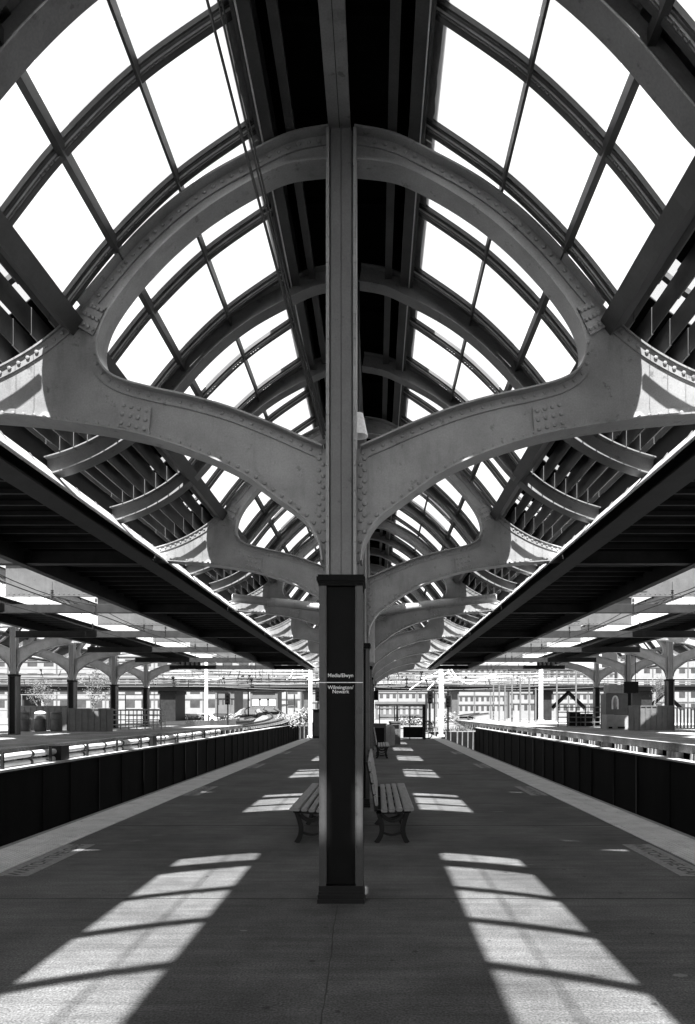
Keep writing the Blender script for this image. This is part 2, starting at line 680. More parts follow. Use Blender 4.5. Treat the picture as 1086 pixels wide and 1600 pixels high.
# glazing of one bay on one side
def glazing(y0, y1, rafters, clear, ph):
    bars, beads, rest = [], [], []
    g = part_curve(G, .67, 2.47)
    lo = offset(g, -.075)
    for yr in rafters:
        mb = MB()
        bars.append(mb)
        mb.band(offset(g, .02), lo, yr - .017, yr + .017)               # tee bar stem
        mb.strip(offset(lo, .008), yr - .027, yr + .027, .012)           # foot of the tee
        for s in (-1, 1):
            a, b = sorted((yr + s * .044, yr + s * .062))
            mb.band(offset(g, .03), offset(g, -.03), a, b)              # glazing beads
        # bolted clips where the purlins cross
        for px in (1.40, 1.955):
            z = at_x(G, px)
            for s in (-1, 1):
                for q in range(4):
                    xx = px + s * (.07 + .03 * q)
                    zz = at_x(G, xx) - .062
                    mb.dome((xx - .02, yr - .036, zz - .02), (-.6, -.4, -.7), .011, 5)
    for px in (1.40, 1.955):
        mb = MB()
        rest.append(('purlin_bar', mb))
        w = .011 if px < 1.5 else .026
        z = at_x(G, px)
        mb.bx(px - w, px + w, y0, y1, z - .11, z - .004)
    # sill and head bars
    mb = MB()
    rest.append(('sill_bar', mb))
    gs = part_curve(G, 2.40, 2.495)
    mb.band(offset(gs, .03), offset(gs, -.15), y0, y1)
    mb = MB()
    rest.append(('head_bar', mb))
    mb.bx(.700, .728, y0, y1, 6.62, 6.765)
    for yr in rafters:
        bead = MB()
        beads.append(bead)
        for s in (-1, 1):
            a, b = sorted((yr + s * .019, yr + s * .026))
            bead.band(offset(g, -.035), offset(g, -.05), a, b)
    gl = MB()
    gl.mi = []
    xs = [.69, 1.05, 1.40, 1.88, 2.46]
    arc, row = [], []
    for j in range(4):
        c = part_curve(G, xs[j], xs[j + 1])
        arc += c[:-1]
        row += [j] * (len(c) - 1)
    arc.append(c[-1])
    up, dn = offset(arc, .012), offset(arc, .006)
    ys = sorted([y0 + .001] + [r for r in rafters] + [y1 - .001] + [q for q in (4.50 - ph, 4.50 - ph + S) if y0 + .1 < q < y1 - .1])
    n, m = len(arc), len(ys)
    vs = [(x, y, z) for y in ys for x, z in up] + [(x, y, z) for y in ys for x, z in dn]
    o = n * m
    fs = []
    for k in range(m - 1):
        ym = ((ys[k] + ys[k + 1]) / 2 + ph) % S
        for i in range(n - 1):
            j = row[i]
            hazy = 2 if j == 3 else (1 if j == 0 or (not clear and (ym < 1.85 or ym > 4.50)) else 0)  # frosting laid out to shape the sun patches on the floor
            a_, b_ = k * n + i, (k + 1) * n + i
            fs += [(a_, a_ + 1, b_ + 1, b_), (o + a_, o + b_, o + b_ + 1, o + a_ + 1)]
            gl.mi += [hazy, hazy]
    for k in range(m - 1):
        for i in (0, n - 1):
            a_, b_ = k * n + i, (k + 1) * n + i
            fs.append((a_, b_, o + b_, o + a_)); gl.mi.append(1)
    gl.add(vs, fs)
    # torn flashing along the head
    fl = MB()
    n = 24
    pts_t, pts_b = [], []
    for i in range(n + 1):
        y = y0 + .01 + (y1 - y0 - .02) * i / n
        w = .795 + .004 * math.sin(i * 2.1) + RND.uniform(-.006, .007)
        pts_t.append((.735, y, at_x(G, .735) - .012))
        pts_b.append((w, y, at_x(G, w) - .012))
    vs = pts_t + pts_b + [(x, y, z - .004) for x, y, z in pts_t + pts_b]
    m = n + 1
    fs = []
    for i in range(n):
        fs += [(i, i + 1, m + i + 1, m + i), (2 * m + i, 3 * m + i, 3 * m + i + 1, 2 * m + i + 1),
               (i, 2 * m + i, 2 * m + i + 1, i + 1), (m + i, m + i + 1, 3 * m + i + 1, 3 * m + i)]
    fl.add(vs, fs)
    return bars, beads, rest, gl, fl


GLZ = {}


def skylight(cx, zo, y0, y1, side, label, group, clear=False, ph=0.0):
    key = (round(y1 - y0, 3), side, clear, round(ph, 3))
    if key not in GLZ:
        raf = [.84 - ph + k * S / 6 for k in range(-8, 16)]
        raf = [r for r in raf if .06 < r < y1 - y0 - .024]
        bars, beads, rest, gl, fl = glazing(0, y1 - y0, raf, clear, ph)
        if side < 0:
            for q in bars + beads + [r_[1] for r_ in rest] + [gl, fl]:
                q.mirror_x()
        gm = gl.mesh('glass', 'glass')
        gm.materials.append(M['frosted'])
        gm.materials.append(M['frosted_steep'])
        gm.polygons.foreach_set('material_index', gl.mi)
        GLZ[key] = ([q.mesh('glazing_bar', 'frame') for q in bars], [q.mesh('glazing_bead', 'frame_lt') for q in beads],
                    [(nm, q.mesh(nm, 'frame')) for nm, q in rest], gm, fl.mesh('flashing', 'tin', 0))
    bars, beads, rest, gm, fl = GLZ[key]
    t = thing('skylight', label, 'skylight', (cx, y0, zo), group)
    for q, r_ in zip(bars, beads):
        place('glazing_bead', r_, place('glazing_bar', q, t))
    for nm, q in rest:
        place(nm, q, t)
    place('glass', gm, t)
    place('flashing', fl, t)
    return t


# haunch roof: deep longitudinal purlins under a sheet deck that stops short of each rib
def haunch(cx, zo, y0, y1, mains, secs, side, label, group):
    t = thing('haunch_roof', label, 'roof', (cx, 0, zo), group)
    cuts = [(y - .60, y - .07) for y in mains] + [(y - .30, y - .11) for y in secs]
    cuts = sorted(c for c in cuts if c[0] > y0 and c[1] < y1)
    segs, a = [], y0
    for c in cuts:
        segs.append((a, c[0]))
        a = c[1]
    segs.append((a, y1))
    h = part_curve(E, 2.50, 3.22)
    top, bot = offset(h, .34), offset(h, .325)
    top = [(2.465, 5.30)] + [p for p in top if p[0] > 2.5]
    bot = [(2.450, 5.285)] + [p for p in bot if p[0] > 2.49]
    n = min(len(top), len(bot))
    top, bot = top[:1] + top[-(n - 1):], bot[:1] + bot[-(n - 1):]
    dk = MB()
    for (a, b) in segs:
        dk.band(top, bot, a, b)
    for y in mains:                      # added plate, curved to shape the shadow edge on each bracket
        if y0 < y - .6 < y1:
            ys_ = [y - .60 + .53 * k / 10 for k in range(11)]
            o_ = [(2.545 + .115 * math.sin(PI * min(1, (k + .5) / 10.5)), q) for k, q in enumerate(ys_)]
            dk.prism_z([(2.462, ys_[0])] + o_ + [(2.462, ys_[-1])], 5.262, 5.272)
    if side < 0:
        dk.mirror_x()
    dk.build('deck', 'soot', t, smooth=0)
    tr = MB()  # bars added for the diagonal shadow band they cast on the brackets
    ht = part_curve(E, 2.47, 3.44)
    for y in mains:
        if y0 < y - .4 < y1:
            tr.band(offset(ht, .33), offset(ht, .29), y - .43, y - .37)
    if side < 0:
        tr.mirror_x()
    tr.build('shadow_bar', 'grey', t, smooth=0)
    lg = MB()  # sheets added over the gaps to dim sun on the bracket ends
    for y in mains:
        if y0 < y - .6 < y1:
            hg = part_curve(E, 2.31, 3.24)
            lg.band(offset(hg, .338), offset(hg, .332), y - .598, y - .072)
    if side < 0:
        lg.mirror_x()
    lg.build('sun_dimmer', 'dim_glass', t, smooth=0)
    h = part_curve(E, 2.50, 3.31)
    x = 2.56
    while x < 3.54:
        z = at_x(E, min(x, 3.4)) + max(0, x - 3.3) * .5
        mb = MB()
        for (sa, sb) in segs:
            mb.prism_y([(x, z + .095), (x + .014, z + .095), (x + .014, z + .335), (x, z + .335)], sa, sb)
        for (sa, sb) in cuts:
            mb.bx(x + .005, x + .009, sa, sb, z + .10, z + .33)
        if side < 0:
            mb.mirror_x()
        mb.build('purlin', 'grey', t, smooth=0)
        x += .16
    return t


def edge_beam(cx, zo, y0, y1, side, label, group):
    t = thing('edge_beam', label, 'beam', (cx, 0, zo), group)
    mb = MB()
    mb.bx(3.555, 3.575, y0, y1, 4.20, 4.86)
    mb.bx(3.44, 3.70, y0, y1, 4.170, 4.196)
    mb.bx(3.576, 3.69, y0, y1, 4.84, 4.86)
    y = y0 + .6
    while y < y1:
        mb.bx(3.576, 3.66, y - .008, y + .008, 4.198, 4.838)
        y += 1.21
    l = MB()
    l.prism_y([(3.285, 4.22), (3.297, 4.208), (3.553, 4.50), (3.553, 4.52)], y0 + .02, y1 - .02)
    bl = MB()
    y = y0 + .3
    while y < y1:
        bl.obox((3.42, y, 4.364), .34, .012, .02, Matrix.Rotation(-math.atan2(.3, .22), 3, 'Y'))
        y += .605
    if side < 0:
        mb.mirror_x(); l.mirror_x(); bl.mirror_x()
    mb.build('web', 'near_black2', t, smooth=0)
    o = l.build('gutter_ledge', 'ledge', t, smooth=0)
    bl.build('ledge_seam', 'grey', o, smooth=0)
    return t


def spine(cx, zo, y0, y1, where, sun_slot=None):
    t = thing('ridge_roof', 'dark boarded ridge roof above the column row ' + where, 'roof', (cx, 0, zo))
    mb = MB()
    z0, z1 = 7.10, 7.13
    if sun_slot:  # unseen opening added so strips of sun reach the nearest column
        a, b, i, o = sun_slot
        mb.bx(-.83, .83, y0, a, z0, z1)
        mb.bx(-.83, .83, b, y1, z0, z1)
        mb.bx(-.83, -o, a, b, z0, z1)
        mb.bx(-i, i, a, b, z0, z1)
        mb.bx(o, .83, a, b, z0, z1)
    else:
        mb.bx(-.83, .83, y0, y1, z0, z1)
    y = y0 + .2
    while y < y1:
        if not (sun_slot and sun_slot[0] - .4 < y < sun_slot[1] + .1):
            mb.bx(-.78, .78, y, y + .05, 7.02, 7.0995)
        y += 1.008
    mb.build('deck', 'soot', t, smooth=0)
    sd = MB()
    for s in (-1, 1):
        a, b = sorted((s * .745, s * .760))
        sd.bx(a, b, y0, y1, 6.76, 7.098)
    sd.build('upstand', 'tin', t, smooth=0)
    for s in (-1, 1):
        b = thing('roof_beam', ('broad channel beam along the %s edge of the dark ridge ' % ('left' if s < 0 else 'right')) + where, 'beam', (cx, 0, zo), 'ridge beams ' + where)
        m = MB()
        a0, a1 = sorted((s * .585, s * .682))
        m.bx(a0, a1, y0, y1, 6.64, 6.66)
        a0, a1 = sorted((s * .670, s * .682))
        m.bx(a0, a1, y0, y1, 6.661, 6.95)
        a0, a1 = sorted((s * .60, s * .669))
        m.bx(a0, a1, y0, y1, 6.93, 6.95)
        m.build('channel', 'paint_dark', b, smooth=0)
        m = MB()
        a0, a1 = sorted((s * .684, s * .692))
        m.bx(a0, a1, y0, y1, 6.615, 6.70)
        m.build('lit_edge_strip', 'white', b, smooth=0)  # white strip paints in the lit edge of the channel
        b = thing('roof_beam', ('slender tee beam under the %s half of the dark ridge ' % ('left' if s < 0 else 'right')) + where, 'beam', (cx, 0, zo), 'ridge beams ' + where)
        m = MB()
        m.bx(s * .445 - .04, s * .445 + .04, y0, y1, 6.72, 6.74)
        m.bx(s * .445 - .008, s * .445 + .008, y0, y1, 6.741, 7.018)
        m.build('tee', 'paint_dark', b, smooth=0)
    b = thing('roof_beam', 'double ridge beam with a seam running over the column tops ' + where, 'beam', (cx, 0, zo), 'ridge beams ' + where)
    for s in (-1, 1):
        m = MB()
        a0, a1 = sorted((s * .003, s * .098))
        m.bx(a0 - .02, a1 - .02, y0, y1, 6.80, 6.815)
        a0, a1 = sorted((s * .08, s * .092))
        m.bx(a0 - .02, a1 - .02, y0, y1, 6.816, 7.015)
        m.build('channel', 'paint', b, smooth=0)


def canopy(cx, zo, frames, y0, y1, where, first=None, secs_from=None):
    """one whole platform canopy"""
    secs = []
    y = frames[0] - 2 * S
    lab = 0
    while y < y1 + .1:
        for k in (1, 2):
            q = y + k * S / 3
            if (secs_from or y0) <= q <= y1:
                secs.append(q)
        y += S
    fr = []
    for i, y in enumerate(frames):
        fr.append(frame(cx, zo, y, first if (first and i == 0) else 'grey riveted steel column with two arched brackets, %s in the row %s' % (ORD[i], where), 'canopy frames ' + where))
    for i, y in enumerate(secs):
        sec_rib(cx, zo, y, 'slender curved roof rib, %s from the near end of the canopy %s' % (ORD[i], where), 'canopy ribs ' + where)
    bays = []
    y = frames[0] - S
    while y > y0 + .1:
        y -= S
    a = y
    i = 0
    cutb = frames[0] - S + 4.50
    while a < y1 - .3:
        b = min(a + S, y1)
        if first and a < cutb - .1 < b - .2:
            b = cutb
        elif first and abs(a - cutb) < .01:
            b = frames[0]
        s = max(a, y0)
        if b - s > .5:
            for side in (-1, 1):
                skylight(cx, zo, s, b, side, (('curved glass skylight, %s bay ahead, %s of the ridge %s' % (ORD[i], 'left' if side < 0 else 'right', where)) if b > .5 else ('curved glass skylight overhead behind the viewer, %s of the ridge' % ('left' if side < 0 else 'right'))), 'skylights ' + where, clear=bool(first) and b < 5.3, ph=(s - frames[0]) % S)
            if b > .5:
                i += 1
        a = b
    ys = bays
    start = y if y > y0 - S else y0
    for side in (-1, 1):
        sd = 'left' if side < 0 else 'right'
        haunch(cx, zo, start, y1, frames, secs, side, 'dark purlin roof of the %s haunch of the canopy %s' % (sd, where), 'haunch roofs')
        edge_beam(cx, zo, start, y1, side, 'long edge beam with pale gutter ledge, %s edge of the canopy %s' % (sd, where), 'edge beams')
    spine(cx, zo, start, y1, where, sun_slot=(2.52, 2.80, .120, .19) if first else None)
    return fr


MAIN_END = 42.7
frames_main = [Y1 + k * S for k in range(7)]
fr_main = canopy(C0, 0.0, frames_main, -5.9, MAIN_END, 'of the centre platform',
                 first='tall grey column with black sign panel and two arched riveted brackets, nearest of all', secs_from=3.0)
CXL, CXR = -16.3, 15.2
ZS = 0.5
canopy(CXL, ZS, [31.7 + S * k for k in range(-1, 4)], 24.5, 51.0, 'of the left platform')
canopy(CXR, ZS, [36.5 + S * k for k in range(-1, 3)], 29.5, 51.0, 'of the right platform')

# ------------------------------------------------------------------ destination lettering on the nearest column
def text_mesh(name, body, size, m, parent=None, loc=(0, 0, 0), rot=(0, 0, 0), bold=0.0, extrude=.0015, space=1.0, sx=1.0):
    c = bpy.data.curves.new(name, 'FONT')
    c.body = body
    c.size = size
    c.align_x = 'CENTER'
    c.align_y = 'CENTER'
    c.extrude = extrude
    c.offset = bold
    c.space_line = .82
    c.space_character = space
    o = bpy.data.objects.new(name, c)
    COL.objects.link(o)
    dg = bpy.context.evaluated_depsgraph_get()
    me = bpy.data.meshes.new_from_object(o.evaluated_get(dg))
    COL.objects.unlink(o)
    bpy.data.objects.remove(o)
    bpy.data.curves.remove(c)
    me.materials.clear()
    me.materials.append(M[m])
    q = place(name, me, parent, loc)
    q.rotation_euler = rot
    q.scale = (sx, 1, 1)
    return q


fr0, cas0 = fr_main[0]
yl = -.1575
text_mesh('lettering', 'Media/Elwyn', .044, 'letter', cas0, (-.004, yl, PZ(1055.5, 6.09)), (PI / 2, 0, 0), bold=.0003)
text_mesh('lettering', 'Wilmington/\nNewark', .044, 'letter', cas0, (-.004, yl, PZ(1077.5, 6.09)), (PI / 2, 0, 0), bold=.0003)
mb = MB()
zl = PZ(1066.5, 6.07)
mb.bx(-.19, .19, -.1935, -.1915, zl - .003, zl + .003)
mb.build('divider_line', 'letter', cas0, smooth=0)

# lamp on the second column, downpipe etc.
t = thing('bell_lamp', 'white bell lamp hanging just right of the nearest column', 'lamp', (-.205, 8.2, 4.86))
mb = MB()
mb.lathe([(.02, .27), (.05, .26), (.065, .2), (.085, .1), (.11, 0.0), (.106, -.005), (.07, .06), (.02, .1)], n=20)
mb.build('shade', 'lamp', t)
mb = MB()
mb.tube([(0, 0, .268), (0, 0, 1.87)], .012, 8)
mb.build('rod', 'iron', t)

# cables hanging from the ridge to the nearest column
for i, (dx, yy, zz, ex, r) in enumerate([(-.86, 4.84, 6.55, -.150, .012), (-.79, 4.84, 6.57, -.142, .008), (-.765, 4.86, 6.57, -.136, .008)]):
    a = Vector((C0 + dx - .02, yy - .9, zz + 1.6 * 0))
    a = Vector((C0 + dx, yy, zz))
    b = Vector((C0 + ex, 6.12 - .012 * i, 4.02 + .03 * i))
    pts = []
    for k in range(13):
        s = k / 12
        p = a.lerp(b, s)
        p.z -= .10 * math.sin(PI * s) * (1 if i else .6)
        p.y -= .05 * math.sin(PI * s)
        pts.append(p)
    mb = MB()
    mb.tube(pts, r, 6)
    tag(mb.build('hanging_cable', 'wire'), ['thick black cable slung from the ridge to the nearest column', 'thin black cable just right of the thick slung cable',
        'thinnest dark cable, rightmost of three slung to the nearest column'][i], 'cable', 'cables slung to the nearest column')

# sloping rain pipes in front of the third frame
for s in (-1, 1):
    t = thing('rain_pipe', 'fat rain pipe sloping from the %s gutter to the third column' % ('left' if s < 0 else 'right'), 'pipe', (C0, 17.95, 0), 'rain pipes')
    mb = MB()
    mb.tube([(s * .3, 0, 4.20), (s * 1.6, 0, 4.37), (s * 3.36, 0, 4.55)], .11, 14)
    mb.tube([(s * .3, 0, 4.20), (s * .17, 0, 4.16), (s * .17, 0, 2.9)], .10, 12)
    mb.build('pipe', 'paint', t)
    mb = MB()
    for (x, z) in ((s * 1.0, 4.292), (s * 2.5, 4.459)):
        mb.tube([(x - .05, 0, z - s * .006), (x + .05, 0, z + s * .006)], .125, 14)
    mb.build('collar', 'paint', t)

# ------------------------------------------------------------------ roofs over the tracks
def track_roof(x0, x1, y0, y1, z, label, edge_low):
    t = thing('track_roof', label, 'roof', (0, 0, 0), 'flat roofs over the tracks')
    mb = MB()
    xa, xb = min(x0, x1), max(x0, x1)
    mb.bx(xa, xb, y0, y1, z + .30, z + .33)
    mb.build('deck', 'soot', t, smooth=0)
    jm = MB()
    y = y0 + .3
    while y < y1:
        jm.bx(xa + .03, xb - .03, y, y + .045, z + .235, z + .298)
        y += .505
    jm.build('corrugation', 'near_black2', t, smooth=0)
    em = MB()
    for x in (x0, x1):
        em.bx(x - .02, x + .02, y0, y1, z + .0, z + .46)
        em.bx(x - .075, x + .075, y0, y1, z - .021, z - .001)
    em.build('edge_channel', 'near_black2', t, smooth=0)
    return t


ZT = 4.22
SL0, SL1 = 5.86, 9.55       # the open slot, from the column row
track_roof(C0 - 3.72, C0 - SL0, -5.9, MAIN_END, ZT, 'dark flat roof over the near track, left of the centre platform', 0)
track_roof(C0 + 3.72, C0 + SL0, -5.9, MAIN_END, ZT, 'dark flat roof over the near track, right of the centre platform', 0)
ZF = ZT + .43
track_roof(C0 - SL1 - .3, CXL + 3.78, 4.0, MAIN_END, ZF, 'dark flat roof beside the left platform, beyond the open slot', 0)
track_roof(C0 + SL1 + .1, CXR - 3.78, 4.0, MAIN_END, ZF, 'dark flat roof beside the right platform, beyond the open slot', 0)

for s in (-1, 1):
    sd = 'left' if s < 0 else 'right'
    xs = abs(C0 * 0 + (SL1 + (.3 if s < 0 else .1)))
    t = thing('slot_girder', 'long pale girder along the far lip of the %s open roof slot' % sd, 'girder', (C0, 0, 0), 'slot girders')
    mb = MB()
    a = xs - .05
    mb.prism_y([(s * (a - .42), ZF - .02), (s * (a - .40), ZF - .035), (s * (a - .03), ZF + .42), (s * (a - .03), ZF + .45)], 4.0, MAIN_END)
    mb.build('sloping_web', 'ledge', t, smooth=0)
    y = 4.4
    while y < MAIN_END:
        mb = MB()
        mb.obox((s * (a - .222), y, ZF + .215), .02, .05, .60, Matrix.Rotation(s * math.atan2(.37, .455), 3, 'Y'))
        mb.build('stiffener', 'girder', t, smooth=0)
        y += 1.21
    # cross girders in line with each column
    for i, y in enumerate(frames_main):
        xo = (-(CXL + 3.8 - C0) if s < 0 else (CXR - 3.8 - C0))
        t = thing('cross_girder', 'riveted cross girder spanning the %s roof slot, %s from the viewer' % (sd, ORD[i]), 'girder', (C0, y, 0), 'cross girders over the tracks')
        mb = MB()
        mb.bx(3.80, xo, -.01, .01, ZT + .02, ZT + .232)
        mb.bx(3.80, xo, -.09, .09, ZT + .002, ZT + .018)
        if s < 0:
            mb.mirror_x()
        mb.build('roof_beam', 'near_black2', t, smooth=0)
        mb = MB()
        mb.bx(SL0 + .06, xs - .5, -.012, .012, ZT + .44, ZT + 1.36)
        mb.bx(SL0 + .06, xs - .5, -.12, .12, ZT + 1.361, ZT + 1.38)
        mb.bx(SL0 + .06, xs - .5, -.11, -.013, ZT + .42, ZT + .439)
        x = SL0 + .15
        while x < xs - .55:
            for z in (ZT + .50, ZT + 1.29):
                mb.dome((x, -.012, z), (0, -1, 0), .018, 6)
            x += .13
        if s < 0:
            mb.mirror_x()
        mb.build('plate_web', 'girder', t, smooth=0)
        pm = MB()
        pm.bx(SL0 + 1.0, SL0 + 1.5, -.026, .026, ZT + .56, ZT + 1.24)
        for q in range(4):
            for p in range(3):
                pm.dome((SL0 + 1.06 + .125 * q, -.026, ZT + .66 + .24 * p), (0, -1, 0), .018, 6)
        if s < 0:
            pm.mirror_x()
        pm.build('splice_plate', 'girder', t, smooth=35)
    # wires of the catenary under the slot
    for k, (dx, z, r, lab) in enumerate(((6.75, 4.12, .012, 'lower'), (7.0, 4.42, .010, 'upper'), (8.3, 4.18, .012, 'outer'))):
        pts = []
        y = 3.0
        i = 0
        while y <= 46:
            ph = ((y - .2) % S) / S
            sag = (.16 if k == 1 else .03) * (4 * ph * (1 - ph))
            pts.append((C0 + s * dx, y, z - sag))
            y += S / 6
        t = thing('catenary_wire', '%s black overhead wire strung below the %s roof slot' % (lab, sd), 'wire', (0, 0, 0), 'overhead wires')
        mb = MB()
        mb.tube(pts, r, 6)
        mb.build('wire', 'wire', t)
        for j in range(1, 8):
            y = .2 + S * (j - .5) if k != 1 else .2 + S * j
            if y > 3.2:
                mb = MB()
                mb.tube([(C0 + s * dx, y, z - .01), (C0 + s * dx, y, z + .06)], .022, 8)
                mb.tube([(C0 + s * dx, y, z + .05), (C0 + s * dx, y, z + .36 - (.3 if k == 1 else 0))], .005, 5)
                for q in range(3):
                    mb.lathe([(.01, 0), (.035, .01), (.035, .02), (.01, .03)], (C0 + s * dx, y, z + .08 + .035 * q), 10)
                mb.build('insulator_hanger', 'iron', t)

# ------------------------------------------------------------------ platforms, tracks, ground
PXL, PXR = -4.55, 4.15
PEND = 42.4
TL, TR = 0.71, 0.72
mb = MB()
mb.bx(PXL + .02, PXR - .02, -9, PEND, -.30, 0)
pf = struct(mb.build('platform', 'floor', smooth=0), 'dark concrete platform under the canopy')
# construction joints and a wandering crack
mb = MB()
for y in (6.21, 10.2, 12.6, 18.6, 24.7, 30.7, 36.8):
    mb.bx(PXL + TL + .01, PXR - TR - .01, y - .006, y + .006, .0005, .003)
mb.bx(-.335, -.327, 6.5, PEND, .0005, .0028)
x = -.335
y = 6.0
left, right = [], []
while y > 2.0:
    w = RND.uniform(.002, .006)
    left.append((x - w, y))
    right.append((x + w, y))
    y -= .06
    x += RND.uniform(-.004, .004) + .0009
poly = left + right[::-1]
vs = [(a, b, .0034) for a, b in left] + [(a, b, .0034) for a, b in right]
n = len(left)
mb.add(vs, [(i, i + 1, n + i + 1, n + i) for i in range(n - 1)])
mb.build('joint', 'crack', pf, smooth=0)
mb = MB()
for (x, y, w, l) in ((1.55, 7.6, .16, .012), (2.0, 11.6, .1, .02), (-2.9, 9.4, .12, .012), (-2.6, 4.6, .06, .02), (2.4, 5.1, .05, .03), (-1.0, 5.3, .03, .014), (1.9, 4.4, .05, .03)):
    mb.prism_z([(x - w, y), (x - w * .3, y - l), (x + w * .7, y - l * .6), (x + w, y + l * .3), (x + w * .2, y + l), (x - w * .6, y + l * .7)], .0006, .003)
mb.build('scuff', 'coping', pf, smooth=0)

for s, x0, x1 in ((-1, PXL, PXL + TL), (1, PXR - TR, PXR)):
    sd = 'left' if s < 0 else 'right'
    mb = MB()
    tiles = MB()
    dom = MB()
    cop = .07
    xa, xb = (x0 + cop, x1) if s < 0 else (x0, x1 - cop)
    y = 4.0
    k = 0
    w = (xb - xa) / 2
    while y < PEND - .1:
        for j in (0, 1):
            tiles.bx(xa + w * j + .003, xa + w * (j + 1) - .003, y + .003, y + .61 - .003, .0, .010)
            if y < 17:
                nx = 6
                for a in range(nx):
                    for b in range(11):
                        dx_, dy_ = xa + w * j + w * (a + .5) / nx, y + .61 * (b + .5) / 11
                        r = .0155
                        vs = [(dx_ + r * math.cos(q * PI / 3), dy_ + r * math.sin(q * PI / 3), .0098) for q in range(6)]
                        vs += [(dx_ + r * .62 * math.cos(q * PI / 3), dy_ + r * .62 * math.sin(q * PI / 3), .0155) for q in range(6)]
                        dom.add(vs, [tuple(range(6, 12))] + [(q, (q + 1) % 6, 6 + (q + 1) % 6, 6 + q) for q in range(6)])
        y += .61
    o = tiles.build('tactile_paving', 'tactile', smooth=0)
    struct(o, 'pale tactile paving strip along the %s platform edge' % sd)
    dom.build('truncated_dome', 'tactile', o, smooth=0)['kind'] = 'stuff'
    mb = MB()
    ca, cb = (x0 - .02, x0 + cop) if s < 0 else (x1 - cop, x1 + .02)
    y = -9
    while y < PEND:
        mb.bx(ca, cb, y, min(y + 3.02, PEND), -.16, .007)
        y += 3.025
    struct(mb.build('platform_edge', 'coping', smooth=0), 'concrete coping along the %s platform edge' % sd)
    # painted warning panels
    for i, y in enumerate((7.06, 13.85, 20.6, 27.4)):
        xm = x1 + .18 if s < 0 else x0 - .21
        t = thing('warning_marking', 'worn pale floor stencil beside the %s tactile strip, %s from the viewer' % (sd, ORD[i]), 'floor marking', (xm, y, 0), 'stencilled warnings by the platform edges')
        p = MB()
        p.prism_z([(-.17, 0), (.17, 0), (.17, 1.68), (-.17, 1.68)], .0006, .0036)
        p.build('painted_panel', 'stencil', t, smooth=0)
        text_mesh('lettering', 'WATCH THE GAP', .21, 'ink', t, (0, .84, .0040), (0, 0, -s * PI / 2), bold=.002, extrude=.0006, sx=1.0)

# ground: trenches either side of the platform, higher beds beyond
XWL, XWR = -9.35, 8.45
ZWL, ZWR = .19, .30
GL_, GR_ = 84.0, 60.0
mb = MB()
def quad(m_, x0, x1, y0, y1, z0, z1=None):
    z1 = z0 if z1 is None else z1
    m_.add([(x0, y0, z0), (x1, y0, z0), (x1, y1, z1), (x0, y1, z1)], [(0, 1, 2, 3)])
quad(mb, -900, PXL - .02, GL_, 1600, -.06)
quad(mb, PXL - .02, PXR + .02, PEND + .02, 1600, -.06)
quad(mb, PXR + .02, 900, GR_, 1600, -.06)
quad(mb, -900, XWL - .2, -60, GL_, ZWL - .12)
quad(mb, XWR + .2, 900, -60, GR_, ZWR - .12)
struct(mb.build('ground', 'ballast', smooth=0), 'sunlit stone ballast of the rail yard')
mb = MB()
quad(mb, XWL - .1, XWR + .1, -60, GL_ + .2, -3.0)
mb.bx(PXL + .3, PXR - .3, -9, GL_, -2.99, -.301)
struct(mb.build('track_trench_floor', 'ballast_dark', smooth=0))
for s, xw, zw, ge, nm in ((-1, XWL, ZWL, GL_, 'left'), (1, XWR, ZWR, GR_, 'right')):
    t = thing('retaining_wall', 'black retaining wall of the track trench on the %s' % nm, 'wall', (0, 0, 0), 'trench walls')
    mb = MB()
    a, b = sorted((xw, xw + s * .3))
    mb.bx(a, b, -20, ge, -3.0, zw - .06)
    rb = MB()
    y = -4.0
    while y < ge - 1:
        a2, b2 = sorted((xw - s * RND.uniform(.03, .07), xw - s * .002))
        rb.bx(a2, b2, y, y + RND.uniform(.05, .12), -2.99, zw - .10)
        y += RND.uniform(1.7, 2.6)
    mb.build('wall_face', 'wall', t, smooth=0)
    rb.build('rib', 'wall', t, smooth=0)
    mb = MB()
    a, b = sorted((xw - s * .05, xw + s * .38))
    y = -20
    while y < ge:
        mb.bx(a, b, y + .01, min(y + 2.4, ge), zw - .058, zw + .015 * (RND.random() - .3))
        y += 2.4
    mb.build('capping', 'wallcap', t, smooth=0)
for (xa, xb, ge, lab) in ((XWL, PXL, GL_, 'low dark wall closing the far end of the left trench'), (PXR, XWR, GR_, 'dark wall with pale posts closing the far end of the right trench')):
    t = thing('end_wall', lab, 'wall', (0, ge, 0))
    mb = MB()
    mb.bx(xa, xb, 0, .3, -3, -.08)
    mb.build('wall_face', 'soot', t, smooth=0)
    mb = MB()
    x = xa + .2
    while x < xb - .1:
        mb.prism_y([(x, -2.9), (x + .1, -2.9), (x + .12 + RND.uniform(-.04, .04), -.05), (x + .02 + RND.uniform(-.04, .04), -.05)], -.12, -.001)
        x += RND.uniform(.38, .6)
    mb.build('post', 'grey', t, smooth=0)

